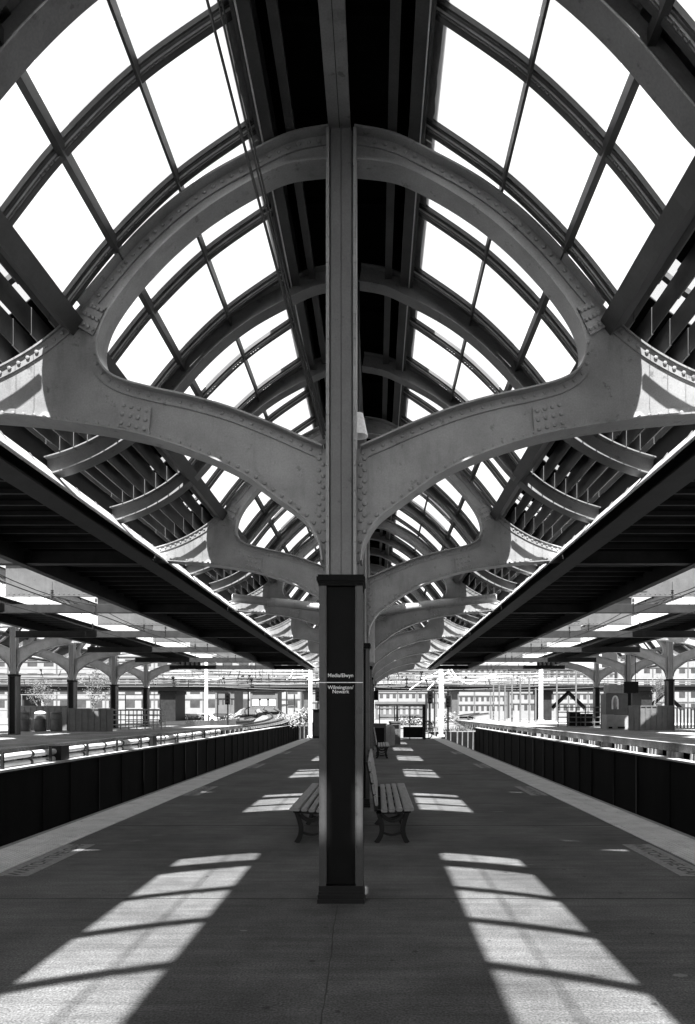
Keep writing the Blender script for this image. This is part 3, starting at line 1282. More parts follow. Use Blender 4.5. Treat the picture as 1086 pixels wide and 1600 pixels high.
# two pipes on brackets along the left wall
for i, z in enumerate((.47, .245)):
    t = thing('service_pipe', ('upper' if i == 0 else 'lower') + ' of two pale service pipes running along the left trench wall', 'pipe', (0, 0, 0), 'service pipes on the left wall')
    mb = MB()
    mb.tube([(-9.62 - .03 * i, y, z + .008 * math.sin(y * 1.7 + i)) for y in [8 + .9 * k for k in range(40)]], .088, 12)
    mb.build('pipe', 'ledge', t)
    mb = MB()
    mb.tube([(0, 0, 0), (0, .13, 0)], .10, 12)
    me = mb.mesh('pipe_band', 'iron')
    y = 9.0
    while y < 43:
        place('pipe_band', me, t, (-9.62 - .03 * i, y, z))
        y += 1.75
mb = MB()
mb.bx(-.03, .03, 0, .07, 0, .42)
mb.bx(-.20, -.031, .02, .05, .05, .08)
mb.bx(-.20, -.031, .02, .05, .17, .20)
me = mb.mesh('pipe_bracket', 'iron', 0)
y, i = 9.9, 0
while y < 43:
    o = place('pipe_bracket', me, None, (-9.45, y, .20))
    tag(o, 'dark upright bracket holding the two pale pipes, %s from the viewer' % ORD[i], 'bracket', 'pipe brackets on the left wall')
    y += 2.62
    i += 1
for y, lab in ((21.0, 'nearer dark junction box between the pale pipes on the left wall'), (29.6, 'further dark junction box between the pale pipes on the left wall')):
    t = thing('junction_box', lab, 'box', (-9.58, y, .2), 'junction boxes on the left wall')
    mb = MB()
    mb.bx(-.17, .18, 0, .55, 0, .40)
    mb.build('body', 'iron', t, smooth=0)
    mb = MB()
    mb.bx(-.19, .20, -.02, .57, .4005, .43)
    mb.build('lid', 'iron', t, smooth=0)

# raised side platforms on legs
for s, x0, x1, zt, zg, y1, nm in ((-1, -10.1, -26.0, .62, ZWL, 53.0, 'left'), (1, 8.78, 26.0, .70, ZWR, 76.0, 'right')):
    a, b = sorted((x0, x1))
    mb = MB()
    mb.bx(a, b, 5, y1, zt - .22, zt)
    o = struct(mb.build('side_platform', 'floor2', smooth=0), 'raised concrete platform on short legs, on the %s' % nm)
    mb = MB()
    a2, b2 = sorted((x0 - s * .06, x0 + s * .5))
    mb.bx(a2, b2, 5, y1, zt + .0006, zt + .03)
    mb.build('edge_slab', 'floor2', o, smooth=0)
    mb = MB()
    y = 8
    while y < y1:
        for q in range(3 if y < 40 else 1):
            w = .09 + .05 * RND.random()
            yy = y + q * .30
            xx = x0 - s * (.07 + .02 * RND.random())
            tilt = RND.uniform(-.05, .05)
            mb.prism_x([(yy, zg - .15), (yy + w, zg - .15), (yy + w + tilt, zt - .221), (yy + tilt, zt - .221)], min(xx, xx + s * .22), max(xx, xx + s * .22))
        y += 1.55
    mb.build('leg', 'wallcap', o, smooth=0)['kind'] = 'stuff'
    mb = MB()
    mb.bx(min(x0 + s * .9, x0 + s * 1.0), max(x0 + s * .9, x0 + s * 1.0), 5, y1, zg - .2, zt - .222)
    mb.build('back_wall', 'soot', o, smooth=0)

# ------------------------------------------------------------------ benches
def bench(s, y0, label):
    t = thing('platform_bench', label, 'bench', (C0, y0, 0), 'slatted benches back to back')
    Ln = 3.05
    def slat(name, cx, cz, w, th, ang):
        mb = MB()
        c, sn = math.cos(ang), math.sin(ang)
        r = .012
        pts = [(-w / 2 + r, -th / 2), (w / 2 - r, -th / 2), (w / 2, -th / 2 + r), (w / 2, th / 2 - r), (w / 2 - r, th / 2), (-w / 2 + r, th / 2), (-w / 2, th / 2 - r), (-w / 2, -th / 2 + r)]
        mb.prism_y([(s * (cx + a * c - b * sn), cz + a * sn + b * c) for a, b in pts], 0, Ln)
        mb.build(name, 'wood', t, smooth=0)
    x = .36
    for w, a in ((.09, -.02), (.09, -.01), (.09, .01), (.14, .02)):
        slat('seat_slat', x + w / 2, .425 + a * .4, w - .012, .04, a * 1.5)
        x += w + .004
    for k in range(4):
        f = k / 3
        slat('back_slat', .300 - .075 * f, .54 + .43 * f, .128, .036, PI - 1.40)
    for yy in (.12, Ln / 2, Ln - .12):
        mb = MB()
        def bar(pts, w):
            cv = smooth_curve([(s * a, b) for a, b in pts], .03)
            mb.band(offset(cv, w / 2), offset(cv, -w / 2), yy - .025, yy + .025)
        bar([(.70, .40), (.665, .30), (.64, .18), (.655, .08), (.70, .0)], .062)
        bar([(.33, .40), (.36, .28), (.375, .16), (.35, .07), (.30, .0)], .062)
        bar([(.31, .395), (.5, .385), (.74, .405)], .045)
        bar([(.385, .13), (.5, .10), (.63, .13)], .03)
        bar([(.37, .36), (.44, .30), (.52, .28), (.60, .31), (.65, .36)], .05)
        bar([(.30, .40), (.285, .55), (.24, .80), (.195, 1.02)], .045)
        mb.build('iron_frame', 'iron', t, smooth=0)
    return t


bench(1, 8.75, 'slatted bench facing right behind the nearest column')
bench(-1, 8.75, 'slatted bench facing left behind the nearest column')
bench(1, 24.75, 'far slatted bench facing right, near the bins')
bench(-1, 24.75, 'far slatted bench facing left, hidden mostly by the columns')

# ------------------------------------------------------------------ far end of the platform
t = thing('litter_bin', 'square dark litter bin on the far end of the centre platform', 'bin', (PX(617, 36), 36.0, 0))
mb = MB()
mb.bx(-.28, .28, -.28, .28, .02, 1.08)
mb.bx(-.31, .31, -.31, .31, 1.081, 1.16)
mb.build('body', 'bin', t, smooth=0)
mb = MB()
mb.bx(-.2, .2, -.292, -.281, .80, .98)
mb.build('slot', 'black', t, smooth=0)
t = thing('trash_barrel', 'pale ribbed trash barrel left of the square dark bin', 'bin', (PX(608, 34.5), 34.5, 0))
mb = MB()
mb.lathe([(.26, .0), (.29, .1), (.29, .3), (.305, .32), (.29, .34), (.29, .6), (.305, .62), (.29, .64), (.29, .85), (.22, .95), (.05, 1.0)], n=20)
mb.build('drum', 'grey_lt', t)
t = thing('vending_cabinet', 'low black cabinet between the bench and the trash barrel', 'cabinet', (PX(593, 33), 33.0, 0))
mb = MB()
mb.bx(-.3, .3, -.35, .35, .05, 1.05)
mb.bx(-.33, .33, -.38, .38, 1.0505, 1.1)
mb.build('body', 'bin', t, smooth=0)
mb = MB()
mb.bx(-.22, .22, -.362, -.351, .2, .9)
mb.build('door', 'black', t, smooth=0)

def rail_fence(name, label, x0, x1, y, h, npost, nrail, m='iron', z=0.0, r=.03, group=None, cat='railing'):
    t = thing(name, label, cat, (0, y, z), group)
    mb = MB()
    for k in range(npost):
        x = x0 + (x1 - x0) * k / (npost - 1)
        mb.tube([(x, 0, 0), (x, 0, h)], r, 8)
    mb.build('post', m, t)
    mb = MB()
    for k in range(nrail):
        zz = h * (k + 1) / nrail - .02
        mb.tube([(x0, 0, zz), (x1, 0, zz)], r * .9, 8)
    mb.build('rail', m, t)
    return t


t = rail_fence('end_gate', 'tall dark barred gate closing the far end of the centre platform', PX(593, 42), PX(664, 42), 42.0, 2.0, 4, 3)
mb = MB()
mb.bx(PX(630, 42), PX(664, 42), -.03, .03, .1, .75)
mb.build('kick_panel', 'black', t, smooth=0)
for ua_, ub_, d_, h_ in ((660, 665, .09, 2.05), (619, 622, .06, 2.02)):
    mb = MB()
    mb.bx(PX(ua_, 42), PX(ub_, 42), -d_, d_, 0, h_)
    mb.build('gate_post', 'iron', t, smooth=0)
t = thing('handrail', 'curved dark handrail right of the tall end gate', 'railing', (0, 42.1, 0))
mb = MB()
xa, xb = PX(665, 42), PX(675, 42)
mb.tube(smooth_curve([(xa, 0, 1.05), (xb - .1, 0, 1.03), (xb, 0, .85), (xb, 0, .25), (xb - .12, 0, .08), (xa, 0, .05)], .08), .03, 8)
for z in (.35, .65):
    mb.tube([(xa, 0, z), (xb, 0, z)], .02, 6)
mb.tube([((xa + xb) / 2, 0, .06), ((xa + xb) / 2, 0, 1.03)], .02, 6)
mb.build('hoop', 'iron', t)
t = thing('handrail', 'white looped handrail at the far left corner of the platform', 'railing', (0, 42.2, 0))
mb = MB()
xa, xb = PX(481, 42), PX(488, 42)
mb.tube(smooth_curve([(xa, 0, 1.0), (xa, 0, .35), (xa + .05, 0, .12), (xb - .05, 0, .03), (xb, 0, .05), (xb, 0, 1.0)], .08), .035, 8)
mb.build('hoop', 'white', t)
t = thing('signal_cabinet', 'tall black equipment cabinet beside the white looped handrail', 'cabinet', (PX(496, 42.6), 42.2, 0))
mb = MB()
mb.bx(-.22, .3, -.2, .2, .05, 1.75)
mb.bx(-.25, .33, -.23, .23, 1.7505, 1.8)
mb.build('body', 'iron', t, smooth=0)
mb = MB()
mb.bx(-.15, .22, -.212, -.201, .2, 1.6)
mb.build('door', 'bin', t, smooth=0)
t = thing('platform_sign', 'small black sign hanging on the far right side of the column row', 'sign', (PX(585.5, 36.8), 36.8, 0))
mb = MB()
mb.bx(-.06, .19, -.04, .04, PZ(1094, 36.8), PZ(1079, 36.8))
mb.build('board', 'black', t, smooth=0)
mb = MB()
mb.tube([(.06, 0, PZ(1079, 36.8)), (.06, 0, 4.3)], .02, 6)
mb.build('hanger', 'iron', t)

# ------------------------------------------------------------------ left platform furniture
ZL = .62
for i, (u, lab) in enumerate(((38, 'dark trash drum, leftmost of three beside the partition'), (63, 'trash drum with a white lid, middle of three'), (88, 'trash drum nearest the panelled partition'))):
    Yd = 37.0
    t = thing('trash_drum', lab, 'bin', (PX(u, Yd), Yd, ZL), 'three trash drums on the left platform')
    mb = MB()
    mb.lathe([(.27, 0), (.30, .05), (.30, .3), (.315, .32), (.30, .34), (.30, .62), (.315, .64), (.30, .66), (.29, .88), (.26, .92)], n=18)
    mb.build('drum', 'bin', t)
    mb = MB()
    mb.lathe([(.24, .921), (.29, .94), (.27, 1.0), (.12, 1.06), (.02, 1.07)], n=18)
    mb.build('lid', 'white' if i == 1 else 'bin', t)


def partition(name, label, xa, xb, y, z, h, parts):
    t = thing(name, label, 'partition', (0, y, z))
    mb = MB()
    mb.bx(xa, xb, 0, .12, 0, h)
    mb.build('panel', 'grey', t, smooth=0)
    mb = MB()
    n = parts
    for k in range(n + 1):
        x = xa + (xb - xa) * k / n
        mb.bx(x - .03, x + .03, -.03, -.001, 0, h)
    mb.bx(xa - .02, xb + .02, -.04, .16, h + .001, h + .06)
    mb.build('batten', 'grey', t, smooth=0)
    return t


partition('panelled_partition', 'grey panelled stairwell wall to the right of the trash drums', PX(108, 36.5), PX(175, 36.5), 36.5, ZL, 1.15, 7)
partition('panelled_partition', 'grey panelled low wall behind the three trash drums', PX(28, 39.5), PX(104, 39.5), 39.5, ZL, 1.3, 8)
rail_fence('pipe_railing', 'pale pipe railing on the left platform beyond the partition', PX(176, 41), PX(252, 41), 41.0, 1.15, 7, 4, 'grey_lt', ZL, .035, 'pipe railings')
rail_fence('pipe_railing', 'pale pipe railing further back, before the dark stone pier', PX(196, 46), PX(258, 46), 46.0, 1.2, 6, 3, 'grey_lt', ZL, .03, 'pipe railings')
rail_fence('wire_fence', 'tall thin fence behind the left platform columns', PX(-20, 52), PX(250, 52), 52.0, 2.3, 6, 2, 'grey', ZL, .04, cat='fence')

# ------------------------------------------------------------------ right platform furniture
ZR = .70
partition('panelled_partition', 'grey panelled stairwell wall beside the big right hand column', PX(983, 35.5), PX(1053, 35.5), 35.5, ZR, 1.2, 8)
t = thing('picket_fence', 'dark picket railing at the right edge beyond the partition', 'fence', (0, 35.0, ZR))
mb = MB()
for k in range(14):
    x = PX(1058 + k * 5.5, 35)
    mb.bx(x - .035, x + .035, -.02, .02, .12, 1.1)
mb.build('picket', 'grey', t, smooth=0)
mb = MB()
mb.bx(PX(1055, 35), PX(1135, 35), -.03, .03, 1.1005, 1.17)
mb.bx(PX(1055, 35), PX(1135, 35), .021, .05, .2, .27)
mb.build('rail', 'grey_lt', t, smooth=0)
Yk = 40.0
t = thing('ticket_kiosk', 'grey kiosk with an arched pale emblem between the right platform columns', 'kiosk', (PX(960, Yk), Yk, ZR))
k = Yk / F
mb = MB()
mb.bx(-13 * k, 21 * k, 0, 1.0, 0, 64 * k * .85)
mb.build('body', 'grey', t, smooth=0)
mb = MB()
mb.bx(-9 * k, 17 * k, -.12, .9, 55 * k, 68 * k)
mb.build('fascia', 'grey_lt', t, smooth=0)
mb = MB()
arc = smooth_curve([(-3 * k, 30 * k), (-3.2 * k, 42 * k), (-1.0 * k, 49 * k), (2.6 * k, 50 * k), (5.0 * k, 44 * k), (5.2 * k, 30 * k)], .05)
mb.strip(arc, -.03, -.001, .09)
mb.build('emblem', 'white', t, smooth=0)
mb = MB()
mb.lathe([(.02, -.34), (.10, -.2), (.12, 0), (.10, .2), (.02, .34)], (1.0 * k, -.01, 40 * k), 12)
mb.build('emblem_oval', 'grey_lt', t)
k = 38 / F
for (ua_, ub_, y_, h_, lab) in ((-13, -1, 37.6, 23, 'pale concrete block, narrow one standing left in front of the kiosk'), (-.5, 22, 37.7, 22, 'pale concrete block, wide one standing right in front of the kiosk')):
    t = thing('concrete_block', lab, 'block', (PX(957, 38) + (ua_ + ub_) / 2 * k, y_, ZR), 'concrete blocks by the kiosk')
    w_ = (ub_ - ua_) / 2 * k
    mb = MB()
    mb.prism_x([(0, 0), (.8, 0), (.8, h_ * k - .03), (.77, h_ * k), (.03, h_ * k), (0, h_ * k - .03)], -w_, w_)
    mb.build('block', 'grey_lt', t, smooth=0)
    mb = MB()
    mb.bx(-w_ * .5, w_ * .5, -.012, -.001, .05, .15)
    mb.build('fork_slot', 'black', t, smooth=0)
t = thing('hanging_sign', 'black hanging sign board in front of the middle right column', 'sign', (PX(986, 38.5), 38.5, 0))
k = 38.5 / F
mb = MB()
mb.bx(-11 * k, 11 * k, -.06, .06, PZ(1083, 38.5), PZ(1065, 38.5))
mb.build('board', 'black', t, smooth=0)
mb = MB()
for x in (-7 * k, 7 * k):
    mb.tube([(x, 0, PZ(1065, 38.5)), (x, 0, 4.75)], .02, 6)
mb.build('hanger', 'iron', t)
rail_fence('pipe_railing', 'grey pipe railing round the dark boxes on the right platform', PX(872, 44), PX(943, 44), 44.0, 1.25, 6, 4, 'grey', ZR, .035, 'pipe railings')
for (xa_, xb_, h_, lab) in ((-.75, -.06, .85, 'taller black equipment box behind the right pipe railing, on the left'), (.02, .75, .78, 'lower black equipment box behind the right pipe railing, on the right')):
    t = thing('equipment_box', lab, 'box', (PX(908, 45) + (xa_ + xb_) / 2, 45.0, ZR), 'black equipment boxes')
    w_ = (xb_ - xa_) / 2
    mb = MB()
    mb.bx(-w_, w_, 0, .6, .02, h_)
    mb.build('box', 'black', t, smooth=0)
    mb = MB()
    mb.bx(-w_ - .02, w_ + .02, -.02, .62, h_ + .0005, h_ + .04)
    mb.build('lid', 'iron', t, smooth=0)
    mb = MB()
    mb.bx(w_ * .5, w_ * .6, -.03, -.001, .3, .6)
    mb.build('handle', 'iron', t, smooth=0)

# ------------------------------------------------------------------ background
# rails
def track(uvY, label, bank):
    """pts: photo column, photo row, distance -> real positions of a climbing, curving track"""
    cv = smooth_curve([(PX(u, Y), Y, PZ(v, Y)) for u, v, Y in uvY], .8)
    t = thing('railway_track', label, 'track', (0, 0, 0), 'railway tracks')
    xy = [(p[0], p[1]) for p in cv]
    for s_ in (-1, 1):
        mb = MB()
        mb.tube([(q[0], q[1], p[2] + .20) for q, p in zip(offset(xy, s_ * .75), cv)], .09, 6)
        mb.build('rail', 'rail', t)
    mb = MB()
    for a_, b_ in zip(cv, cv[1:]):
        d = Vector((b_[0] - a_[0], b_[1] - a_[1], 0)).normalized()
        mb.obox((a_[0], a_[1], a_[2] + .06), .26, 2.5, .12, Matrix.Rotation(math.atan2(d.y, d.x), 3, 'Z'))
    mb.build('sleeper', 'sleeper', t, smooth=0)['kind'] = 'stuff'
    struct(t)
    del t['category']
    mb = MB()
    rows = [[(q[0], q[1], p[2] if abs(k) < 2 else -.2) for q, p in zip(offset(xy, k), cv)] for k in (-1.38, -1.30, 1.7, 4.2)]
    n = len(cv)
    vs = [p for r in rows for p in r]
    fs = []
    for r in range(3):
        for i in range(n - 1):
            fs.append((r * n + i, r * n + i + 1, (r + 1) * n + i + 1, (r + 1) * n + i))
    mb.add(vs, fs)
    struct(mb.build('embankment', 'ballast', smooth=60), bank)


track([(330, 1143, 52), (395, 1135, 64), (428, 1128, 74), (436, 1121, 84), (425, 1113, 94), (420, 1108, 104), (432, 1104, 116), (452, 1102.5, 130)],
      'curving track climbing beside the left trench', 'pale ballast bank under the near curving track on the left')
track([(372, 1126, 84), (392, 1119, 92), (391, 1112, 101), (397, 1107, 112), (420, 1103, 128)], 'further curving track on the left', 'pale ballast bank under the further curving track on the left')
track([(752, 1143, 62), (733, 1134, 72), (722, 1126, 84), (728, 1120, 97), (756, 1116, 114)], 'curving track beyond the end of the right trench', 'pale ballast bank under the curving track on the right')

# viaduct across the yard
YV = 86.0
kv = YV / F
t = thing('viaduct', 'long dark girder viaduct crossing behind the station', 'bridge', (0, YV, 0))
mb = MB()
x0, x1 = PX(-120, YV), PX(1200, YV)
mb.bx(x0, x1, 0, 6, PZ(1079, YV), PZ(1071, YV))
mb.bx(x0, x1, -.25, -.001, PZ(1073, YV), PZ(1070.5, YV))
mb.build('girder', 'near_black2', t, smooth=0)
mb = MB()
for v in (1068, 1064.5, 1061):
    mb.tube([(x0, -.2, PZ(v, YV)), (x1, -.2, PZ(v, YV))], .07, 6)
x = x0
while x < x1:
    mb.tube([(x, -.2, PZ(1071, YV)), (x, -.2, PZ(1060.5, YV))], .05, 6)
    x += 2.6
mb.build('railing', 'grey', t)
for u0, u1, vb in ((247, 272, 1137), (474, 481, 1136), (707, 716, 1134), (849, 864, 1130), (20, 34, 1136), (1005, 1022, 1130)):
    mb = MB()
    a, b = PX(u0, YV), PX(u1, YV)
    mb.bx(a, b, .6, 5, -.06, PZ(1079, YV) - .02)
    mb.bx(a - .15, b + .15, .5, 5.1, PZ(1084, YV), PZ(1079.5, YV))
    mb.build('pier', 'near_black2' if u1 - u0 > 10 else 'paint_dark', t, smooth=0)
# inclined struts under the right part
mb = MB()
for u in (897, 1052):
    for s in (-1, 1):
        mb = MB()
        mb.tube([(PX(u, YV), 2.5 + .3 * s, PZ(1080, YV)), (PX(u + s * 27, YV), 2.5 + .3 * s, PZ(1106, YV))], .24, 4)
        mb.build('strut', 'near_black2', t)
# train of coaches standing on the viaduct
for i, (u0, u1) in enumerate(((-60, 96), (100, 236), (240, 372), (376, 470), (590, 676))):
    c = thing('railway_coach', ['leftmost', 'second', 'third', 'fourth', 'rightmost'][i] + ' pale coach with square windows standing on the viaduct', 'train car', (0, YV + 1.6, 0), 'coaches on the viaduct')
    a, b = PX(u0, YV), PX(u1, YV)
    zb = PZ(1070.6, YV)
    mb = MB()
    mb.bx(a, b, 0, 2.9, zb + .15, zb + 1.02)
    mb.prism_x([(0, zb + 1.02), (2.9, zb + 1.02), (2.5, zb + 1.3), (.4, zb + 1.3)], a, b)
    mb.build('body', 'coach', c, smooth=0)
    x = a + .5
    while x < b - .9:
        mb = MB()
        mb.bx(x, x + .72, -.03, -.001, zb + .36, zb + .86)
        mb.build('window', 'pane', c, smooth=0)
        x += 1.15
    mb = MB()
    mb.bx(a + .1, b - .1, .2, 2.7, zb + .02, zb + .149)
    mb.build('underframe', 'near_black2', c, smooth=0)


def building(name, label, u0, u1, vtop, vbase, Y, m, cols, rows, depth=12, wm='pane', whm=(.5, .55), group=None, flat=True):
    t = thing(name, label, 'building', (0, Y, 0), group)
    x0, x1 = PX(u0, Y), PX(u1, Y)
    z0, z1 = min(-.1, PZ(vbase, Y)), PZ(vtop, Y)
    zb = PZ(vbase, Y)
    mb = MB()
    mb.bx(x0, x1, 0, depth, z0, z1)
    mb.bx(x0 - .3, x1 + .3, -.3, depth + .3, z1 + .001, z1 + .5)
    mb.build('wall', m, t, smooth=0)
    bm2 = MB()
    for j in range(1, rows + 1):
        zz = zb + (z1 - zb) * j / (rows + .4)
        bm2.bx(x0 - .06, x1 + .06, -.14, -.001, zz - .12, zz + .12)
    for i in range(0, cols + 1, 3):
        xx = x0 + (x1 - x0) * i / cols
        bm2.bx(xx - .18, xx + .18, -.10, -.001, z0, z1 - .01)
    bm2.build('cornice', 'bwall2', t, smooth=0)
    w = (x1 - x0) / cols
    h = (z1 - zb) / rows
    if cols * rows <= 100:
        for i in range(cols):
            for j in range(rows):
                mb = MB()
                cx, cz = x0 + w * (i + .5), zb + h * (j + .55)
                mb.bx(cx - w * whm[0] / 2, cx + w * whm[0] / 2, -.05, -.002, cz - h * whm[1] / 2, cz + h * whm[1] / 2)
                mb.build('window', wm, t, smooth=0)
    return t


building('office_building', 'long pale office block behind the viaduct on the left', -140, 470, 1026, 1112, 190, 'bwall', 24, 4, 20, whm=(.6, .5))
building('warehouse', 'grey gabled shed under the viaduct on the left', 338, 366, 1079, 1118, 120, 'bwall2', 4, 1, 8, whm=(.3, .2))
building('signal_house', 'low grey signal house with pale windows beyond the curving tracks', 393, 432, 1080, 1116, 105, 'bwall2', 3, 1, 6, 'letter', (.7, .35))
building('brick_hall', 'grey hall with tall openings seen through the end gate', 588, 666, 1100, 1122, 150, 'bwall2', 9, 1, 10, 'bwall', (.45, .6))
building('tower_block', 'pale building with small windows right of the white mast', 716, 792, 1040, 1115, 170, 'bwall', 9, 5, 14, whm=(.5, .5))
building('warehouse', 'long pale warehouse behind the thin poles on the right', 796, 960, 1046, 1115, 185, 'bwall', 16, 4, 14, whm=(.5, .5))
building('office_building', 'pale block beyond the right hand columns', 965, 1240, 1000, 1115, 200, 'bwall', 15, 6, 14, whm=(.5, .5))
building('warehouse', 'pale wall far behind the end of the centre platform', 470, 712, 1048, 1112, 210, 'bwall', 24, 4, 14, whm=(.5, .45))

# masts
def mast(u, vt, vb, Y, r, m, label, group=None, z=None):
    t = thing('catenary_mast', label, 'mast', (PX(u, Y), Y, 0), group)
    zb = -.06 if z is None else z
    mb = MB()
    mb.tube([(0, 0, zb), (0, 0, PZ(vt, Y))], r, 10)
    mb.lathe([(r * 1.7, 0), (r * 1.7, .12), (r * 1.05, .16)], (0, 0, zb), 10)
    mb.build('pole', m, t)
    mb = MB()
    mb.tube([(0, 0, PZ(1064, Y)), (r * 9, -.1, PZ(1060, Y))], r * .35, 6)
    mb.tube([(0, 0, PZ(1056, Y)), (-r * 9, -.1, PZ(1060, Y))], r * .35, 6)
    mb.build('bracket_arm', m, t)


mast(322.5, 1030, 0, 62, .15, 'white', 'white mast rising beyond the left platform', 'white masts')
mast(485, 1030, 0, 47, .13, 'white', 'white mast just left of the nearest column', 'white masts')
mast(689, 1030, 0, 48, .15, 'white', 'white mast right of the end gate', 'white masts')
mast(845, 1030, 0, 70, .22, 'white', 'thick white mast at the far end of the right platform', 'white masts', .7)
for i, (u, vt) in enumerate(((771, 1070), (780, 1068), (789, 1065), (800, 1062), (813, 1060), (827, 1058), (870, 1048), (900, 1048), (837, 1075))):
    mast(u, vt, 0, 74 - (3 * i if i < 6 else 8), .075, 'grey', 'thin grey pole, %s along the right platform beyond the kiosk' % ORD[i], 'thin poles', .69)
for i, (u, vt, Y) in enumerate(((340, 1082, 95), (388, 1078, 90), (448, 1078, 85), (460, 1085, 100), (666, 1085, 60), (671, 1080, 66), (679, 1078, 72), (700, 1070, 64))):
    mast(u, vt, 0, Y, .09, 'near_black2', 'dark thin post, %s from the left in the yard' % ORD[i], 'dark posts in the yard')

# signal gantries of white pipes
def gantry(label, Y, u0, u1, vs, seed):
    r = random.Random(seed)
    t = thing('signal_gantry', label, 'gantry', (0, Y, 0), 'pipe gantries')
    mb = MB()
    for v in vs:
        mb.tube([(PX(u0, Y), 0, PZ(v, Y)), (PX(u1, Y), 0, PZ(v + r.uniform(-.5, .5), Y))], .05, 6)
    mb.build('chord', 'grey_lt', t)
    mb = MB()
    u = u0
    k = 0
    while u < u1 - 4:
        a, b = (vs[0], vs[-1]) if k % 2 else (vs[-1], vs[0])
        mb.tube([(PX(u, Y), .05, PZ(a, Y)), (PX(u + 14, Y), .05, PZ(b, Y))], .03, 5)
        u += 14
        k += 1
    mb.build('lacing', 'grey_lt', t)
    for u in (u0, u1):
        mb = MB()
        mb.tube([(PX(u, Y), 0, -.06), (PX(u, Y), 0, PZ(vs[0] - 2, Y))], .09, 8)
        mb.build('leg', 'white', t)
    for q in range(9):
        mb = MB()
        u = r.uniform(u0 + 8, u1 - 8)
        mb.tube([(PX(u, Y), -.05, PZ(vs[0] - 3, Y)), (PX(u, Y), -.05, PZ(vs[-1] + r.uniform(2, 9), Y))], .03, 5)
        mb.build('dropper', 'grey', t)


gantry('white lattice gantry spanning the left tracks', 64, 232, 484, (1049, 1053, 1060), 1)
gantry('white lattice gantry spanning the tracks right of the centre mast', 66, 584, 690, (1056, 1061, 1066), 2)
gantry('white lattice gantry spanning the right tracks', 68, 692, 846, (1053, 1058, 1063), 3)
# bent conduits sweeping off the gantries
for i, (pts, lab) in enumerate((
        ([(700, 1046), (706, 1056), (716, 1062), (740, 1063), (765, 1060), (800, 1056)], 'upper bent white conduit sweeping off the right gantry'),
        ([(704, 1044), (712, 1056), (724, 1066), (738, 1068), (756, 1058), (775, 1054)], 'lower bent white conduit sweeping off the right gantry'),
        ([(640, 1078), (660, 1064), (686, 1049)], 'sloping white strut left of the right mast'),
        ([(668, 1078), (684, 1062), (700, 1050)], 'second sloping white strut crossing the right mast'),
        ([(448, 1062), (454, 1058), (457, 1050), (458, 1042)], 'curved white conduit left of the centre mast'),
        ([(481, 1062), (475, 1058), (473, 1050), (472, 1042)], 'curved white conduit beside the centre mast'))):
    Yc = 60 + i
    mb = MB()
    mb.tube([(PX(u, Yc), Yc, PZ(v, Yc)) for u, v in smooth_curve(pts, 3)], .06, 6)
    tag(mb.build('conduit', 'white'), lab, 'pipe', 'bent white conduits')

rw = random.Random(21)
for i, (Y, ua, ub, lab) in enumerate(((56, 230, 690, 'nearest bundle of dark cross wires strung between the white masts'), (63, 300, 860, 'middle bundle of dark cross wires strung over the yard'),
                                      (72, 560, 960, 'dark cross wires strung over the right hand tracks'), (78, -60, 500, 'far bundle of dark cross wires over the left yard'))):
    t = thing('cross_wires', lab, 'wire', (0, Y, 0), 'cross wires over the yard')
    for q in range(7):
        mb = MB()
        v = 1044 + 4.6 * q + rw.uniform(-1, 1)
        sag = rw.uniform(.05, .5)
        mb.tube([(PX(ua + (ub - ua) * k / 16, Y), .05 * q, PZ(v, Y) - sag * 4 * (k / 16) * (1 - k / 16)) for k in range(17)], .03, 5)
        mb.build('wire', 'wire', t)
    for q in range(22):
        mb = MB()
        u = rw.uniform(ua + 10, ub - 10)
        v = rw.uniform(1046, 1064)
        mb.tube([(PX(u, Y), -.03, PZ(v, Y)), (PX(u + rw.uniform(-4, 4), Y), -.03, PZ(v + rw.uniform(5, 14), Y))], .035, 5)
        if q % 3 == 0:
            mb.lathe([(.05, 0), (.14, .06), (.14, .12), (.05, .2)], (PX(u, Y), -.03, PZ(v, Y)), 8)
        mb.build('dropper', 'iron', t)
for i, (u, v, Y, lab) in enumerate(((672, 1090, 58, 'black signal head on a thin post left of the right white mast'), (700, 1096, 60, 'black signal head right of the white mast, by the dark pier'),
                                    (497, 1086, 58, 'black signal head just left of the nearest column'), (356, 1092, 62, 'black signal head right of the left white mast'))):
    t = thing('signal_post', lab, 'signal', (PX(u, Y), Y, 0), 'rail signals')
    mb = MB()
    mb.tube([(0, 0, -.06), (0, 0, PZ(v, Y))], .06, 8)
    mb.build('post', 'iron', t)
    mb = MB()
    mb.bx(-.22, .22, -.2, -.07, PZ(v, Y) - .5, PZ(v, Y) + .5)
    for zz in (-.25, .05, .32):
        mb.tube([(0, -.2, PZ(v, Y) + zz), (0, -.42, PZ(v, Y) + zz - .02)], .10, 10)
    mb.build('head', 'black', t, smooth=0)

# low walls, fences and verges in the yard
t = thing('yard_fence', 'pale boarded fence curving beside the left tracks', 'fence', (0, 0, 0))
mb = MB()
a = [(-14.0, 52), (-13.6, 60), (-14.2, 70), (-16.0, 82), (-18, 92)]
cv = smooth_curve(a, .35)
for i, p in enumerate(cv[:-1]):
    q = cv[i + 1]
    d = Vector((q[0] - p[0], q[1] - p[1], 0))
    ang = math.atan2(d.y, d.x)
    hgt = .95 + .12 * RND.random()
    mb.obox((p[0], p[1], hgt / 2 - .06), .33, .05, hgt, Matrix.Rotation(ang, 3, 'Z'))
mb.build('board', 'wallcap', t, smooth=0)
t = thing('low_platform', 'low dark disused platform beyond the left platform', 'platform', (0, 0, 0))
mb = MB()
mb.bx(-22, -14.6, 56, 84, .2, .55)
mb.bx(-22.1, -14.5, 55.9, 84.1, .5505, .62)
mb.build('slab', 'near_black2', t, smooth=0)
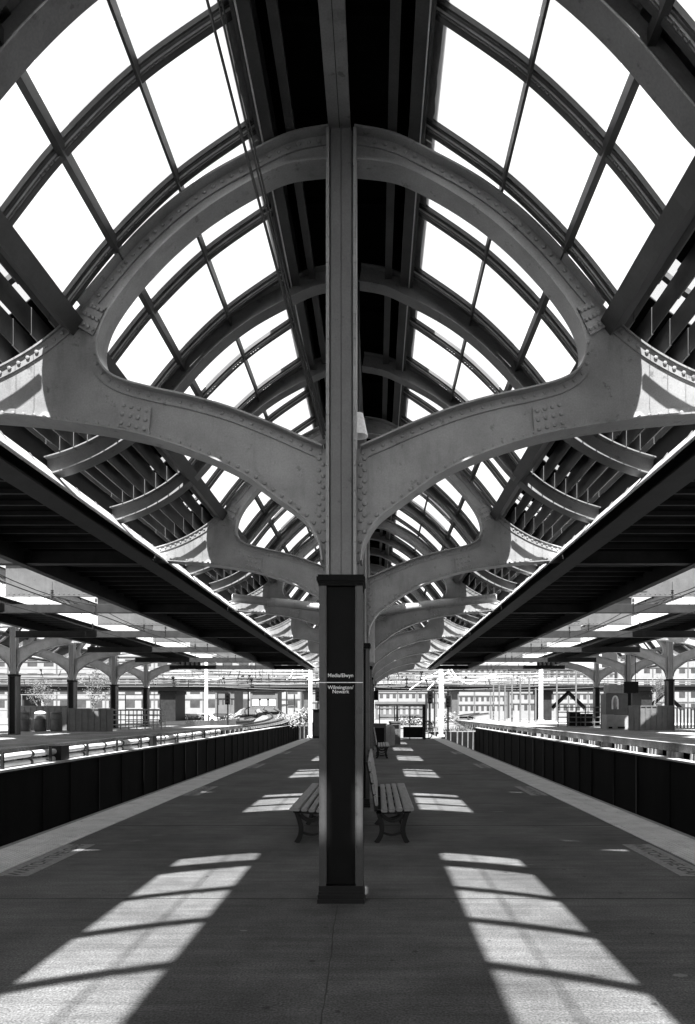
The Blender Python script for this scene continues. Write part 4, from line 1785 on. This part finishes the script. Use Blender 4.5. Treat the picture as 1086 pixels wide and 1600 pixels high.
# parked cars far left
def car(label, u, Y, m):
    t = thing('parked_car', label, 'car', (PX(u, Y), Y, -.05), 'cars parked beyond the left tracks')
    mb = MB()
    mb.prism_y([(-2.1, .3), (2.1, .3), (2.15, .75), (1.3, .9), (.8, 1.4), (-1.0, 1.42), (-1.7, .92), (-2.15, .85)], 0, 1.75)
    mb.build('body', m, t, smooth=30)
    mb = MB()
    mb.prism_y([(1.1, .93), (.72, 1.34), (-.9, 1.35), (-1.4, .95)], -.012, -.001)
    mb.build('window', 'pane', t, smooth=0)
    for x in (-1.3, 1.3):
        mb = MB()
        mb.tube([(x, -.02, .32), (x, .2, .32)], .32, 14)
        mb.build('wheel', 'black', t)


for i, (u, Y, m) in enumerate(((282, 100, 'iron'), (300, 103, 'grey'), (318, 106, 'white'), (266, 98, 'grey_lt'), (345, 108, 'iron'))):
    car(['black car parked right of the dark stone pier', 'grey car parked beside the black one', 'white car parked behind the white mast', 'pale car parked against the dark stone pier', 'dark car parked by the grey gabled shed'][i], u, Y, m)

# trees and scrub
def leaf_cloud(mb, c, rad, n, size, rnd):
    for _ in range(n):
        while True:
            p = Vector((rnd.uniform(-1, 1), rnd.uniform(-1, 1), rnd.uniform(-1, 1)))
            if p.length < 1 and p.length > .25 * rnd.random():
                break
        q = Vector((c[0] + p.x * rad[0], c[1] + p.y * rad[1], c[2] + p.z * rad[2]))
        a = Vector((rnd.gauss(0, 1), rnd.gauss(0, 1), rnd.gauss(0, 1))).normalized()
        b = a.orthogonal().normalized()
        s = size * rnd.uniform(.6, 1.4)
        mb.add([q - a * s, q + b * s * .55, q + a * s, q - b * s * .55], [(0, 1, 2, 3)])


def tree(label, x, y, h, spread, leaves, seed):
    rnd = random.Random(seed)
    t = thing('yard_tree', label, 'tree', (x, y, -.06), 'trees in the yard')
    mb = MB()
    tips = []
    def grow(p, d, ln, r, lev):
        pts = [p]
        q = p
        for k in range(4):
            d = (d + Vector((rnd.uniform(-.25, .25), rnd.uniform(-.25, .25), rnd.uniform(-.05, .22)))).normalized()
            q = q + d * (ln / 4)
            pts.append(q)
        mb.tube(pts, [r * (1 - .5 * k / 4) for k in range(5)], 5)
        tips.append((q, lev))
        if lev < 5:
            for _ in range(3 if lev < 4 else 2):
                nd = (d + Vector((rnd.uniform(-1, 1), rnd.uniform(-1, 1), rnd.uniform(-.2, .6))) * spread).normalized()
                grow(pts[rnd.choice((2, 3, 4))], nd, ln * .68, r * .5, lev + 1)
    grow(Vector((0, 0, 0)), Vector((0, 0, 1)), h * .42, h * .022, 0)
    mb.build('trunk', 'bark', t)
    cr = MB()
    for (q, lev) in tips:
        if lev >= 4:
            leaf_cloud(cr, q, (.45, .45, .35), leaves, .06, rnd)
    cr.build('crown', 'leaf', t, smooth=0)


tree('sparse tree with fine twigs between the left platform columns', PX(150, 60), 60, 5.2, .95, 4, 3)
tree('sparse tree behind the leftmost left platform column', PX(78, 66), 66, 5.0, .95, 4, 4)
tree('thin tree right of the kiosk', PX(1020, 80), 80, 6.0, .95, 5, 6)

for i, (u, v, Y, w_, h_, lab) in enumerate(((300, 1124, 92, 2.6, 1.3, 'scrubby bush right of the dark stone pier'), (372, 1118, 96, 2.2, 1.5, 'scrubby bush in front of the grey gabled shed'),
        (450, 1128, 78, 1.6, 1.7, 'pale bush left of the nearest column, beyond the tracks'), (468, 1124, 74, 1.5, 2.2, 'taller bush beside the white mast left of the column'),
        (648, 1118, 88, 2.4, 1.2, 'low bush behind the tall end gate'), (700, 1122, 80, 1.4, 1.8, 'bush by the dark pier right of the white mast'), (1000, 1110, 70, 1.8, 1.6, 'bush behind the right hand stairwell wall'))):
    t = thing('yard_bush', lab, 'bush', (PX(u, Y), Y, -.06), 'bushes in the yard')
    rb_ = random.Random(40 + i)
    mb = MB()
    for q in range(9):
        c = (rb_.uniform(-w_, w_) * .6, rb_.uniform(-.8, .8), h_ * rb_.uniform(.3, .7))
        leaf_cloud(mb, c, (w_ * .45, .7, h_ * .38), 60, .13, rb_)
    mb.build('foliage', 'leaf_pale', t, smooth=0)
    mb = MB()
    for q in range(7):
        a_ = rb_.uniform(0, 2 * PI)
        mb.tube([(0, 0, 0), (math.cos(a_) * w_ * .3, math.sin(a_) * .4, h_ * .6), (math.cos(a_) * w_ * .55, math.sin(a_) * .6, h_ * rb_.uniform(.9, 1.15))], [.03, .02, .008], 5)
    mb.build('stem', 'bark', t)

mb = MB()
rnd = random.Random(5)
for (x0, x1, y0, y1, n) in ((-30, -16, 86, 104, 900), (-3.5, 0, 50, 84, 300), (16, 30, 100, 120, 500), (-9.9, -9.45, 8, 42, 1300), (3, 9, 90, 110, 300), (4.3, 8.6, 61, 66, 200)):
    for _ in range(n):
        x, y = rnd.uniform(x0, x1), rnd.uniform(y0, y1)
        z = ZWL - .11 if (y < 44 or x < -9.5) else -.06
        hgt = (.12 if y < 44 else .5) * rnd.uniform(.3, 1.2)
        w = .02 if y < 44 else .06
        a = rnd.uniform(0, PI)
        dx, dy = math.cos(a) * w, math.sin(a) * w
        lx, ly = rnd.uniform(-.4, .4) * hgt, rnd.uniform(-.4, .4) * hgt
        mb.add([(x - dx, y - dy, z), (x + dx, y + dy, z), (x + lx, y + ly, z + hgt)], [(0, 1, 2)])
o = mb.build('weeds', 'leaf', smooth=0)
o['kind'] = 'stuff'
o['label'] = 'dry weeds along the walls and tracks'

# ------------------------------------------------------------------ light, sky, camera
w = bpy.data.worlds.new('World')
scene.world = w
w.use_nodes = True
nt = w.node_tree
bg = nt.nodes['Background']
sky = nt.nodes.new('ShaderNodeTexSky')
sky.sky_type = 'NISHITA'
sky.sun_disc = False
sky.sun_elevation = SUN_ELEV
sky.sun_rotation = PI          # behind the camera
sky.air_density = 1.0
sky.dust_density = 1.5
sky.ozone_density = 1.0
bw = nt.nodes.new('ShaderNodeRGBToBW')
nt.links.new(sky.outputs[0], bw.inputs[0])
nt.links.new(bw.outputs[0], bg.inputs['Color'])
bg.inputs['Strength'].default_value = 0.05

sd = bpy.data.lights.new('sun', 'SUN')
sd.energy = 5.0
sd.angle = math.radians(.75)
sd.color = (1, 1, 1)
so = bpy.data.objects.new('sun', sd)
COL.objects.link(so)
# light travels along +Y and down
dirv = Vector((0.0, math.cos(SUN_ELEV), -math.sin(SUN_ELEV)))
so.rotation_euler = dirv.to_track_quat('-Z', 'Y').to_euler()
so.location = (0, -20, 30)

cd = bpy.data.cameras.new('camera')
cam = bpy.data.objects.new('camera', cd)
COL.objects.link(cam)
cam.location = (0, 0, H)
cam.rotation_euler = (PI / 2, 0, 0)
cd.sensor_fit = 'VERTICAL'
cd.sensor_height = 36.0
cd.lens = F / 1600 * 36.0
cd.shift_x = -45.0 / 1600
cd.shift_y = 312.0 / 1600
cd.clip_start = .05
cd.clip_end = 3000
scene.camera = cam

vs_ = scene.view_settings
scene.display_settings.display_device = 'sRGB'
vs_.view_transform = 'Standard'
vs_.look = 'None'
vs_.exposure = 2.68
vs_.gamma = 1.0
vs_.use_curve_mapping = False
scene.render.engine = 'CYCLES'
cy = scene.cycles
cy.use_denoising = True
cy.max_bounces = 8
cy.transparent_max_bounces = 24
cy.diffuse_bounces = 4
cy.glossy_bounces = 4
cy.caustics_reflective = False
cy.caustics_refractive = False
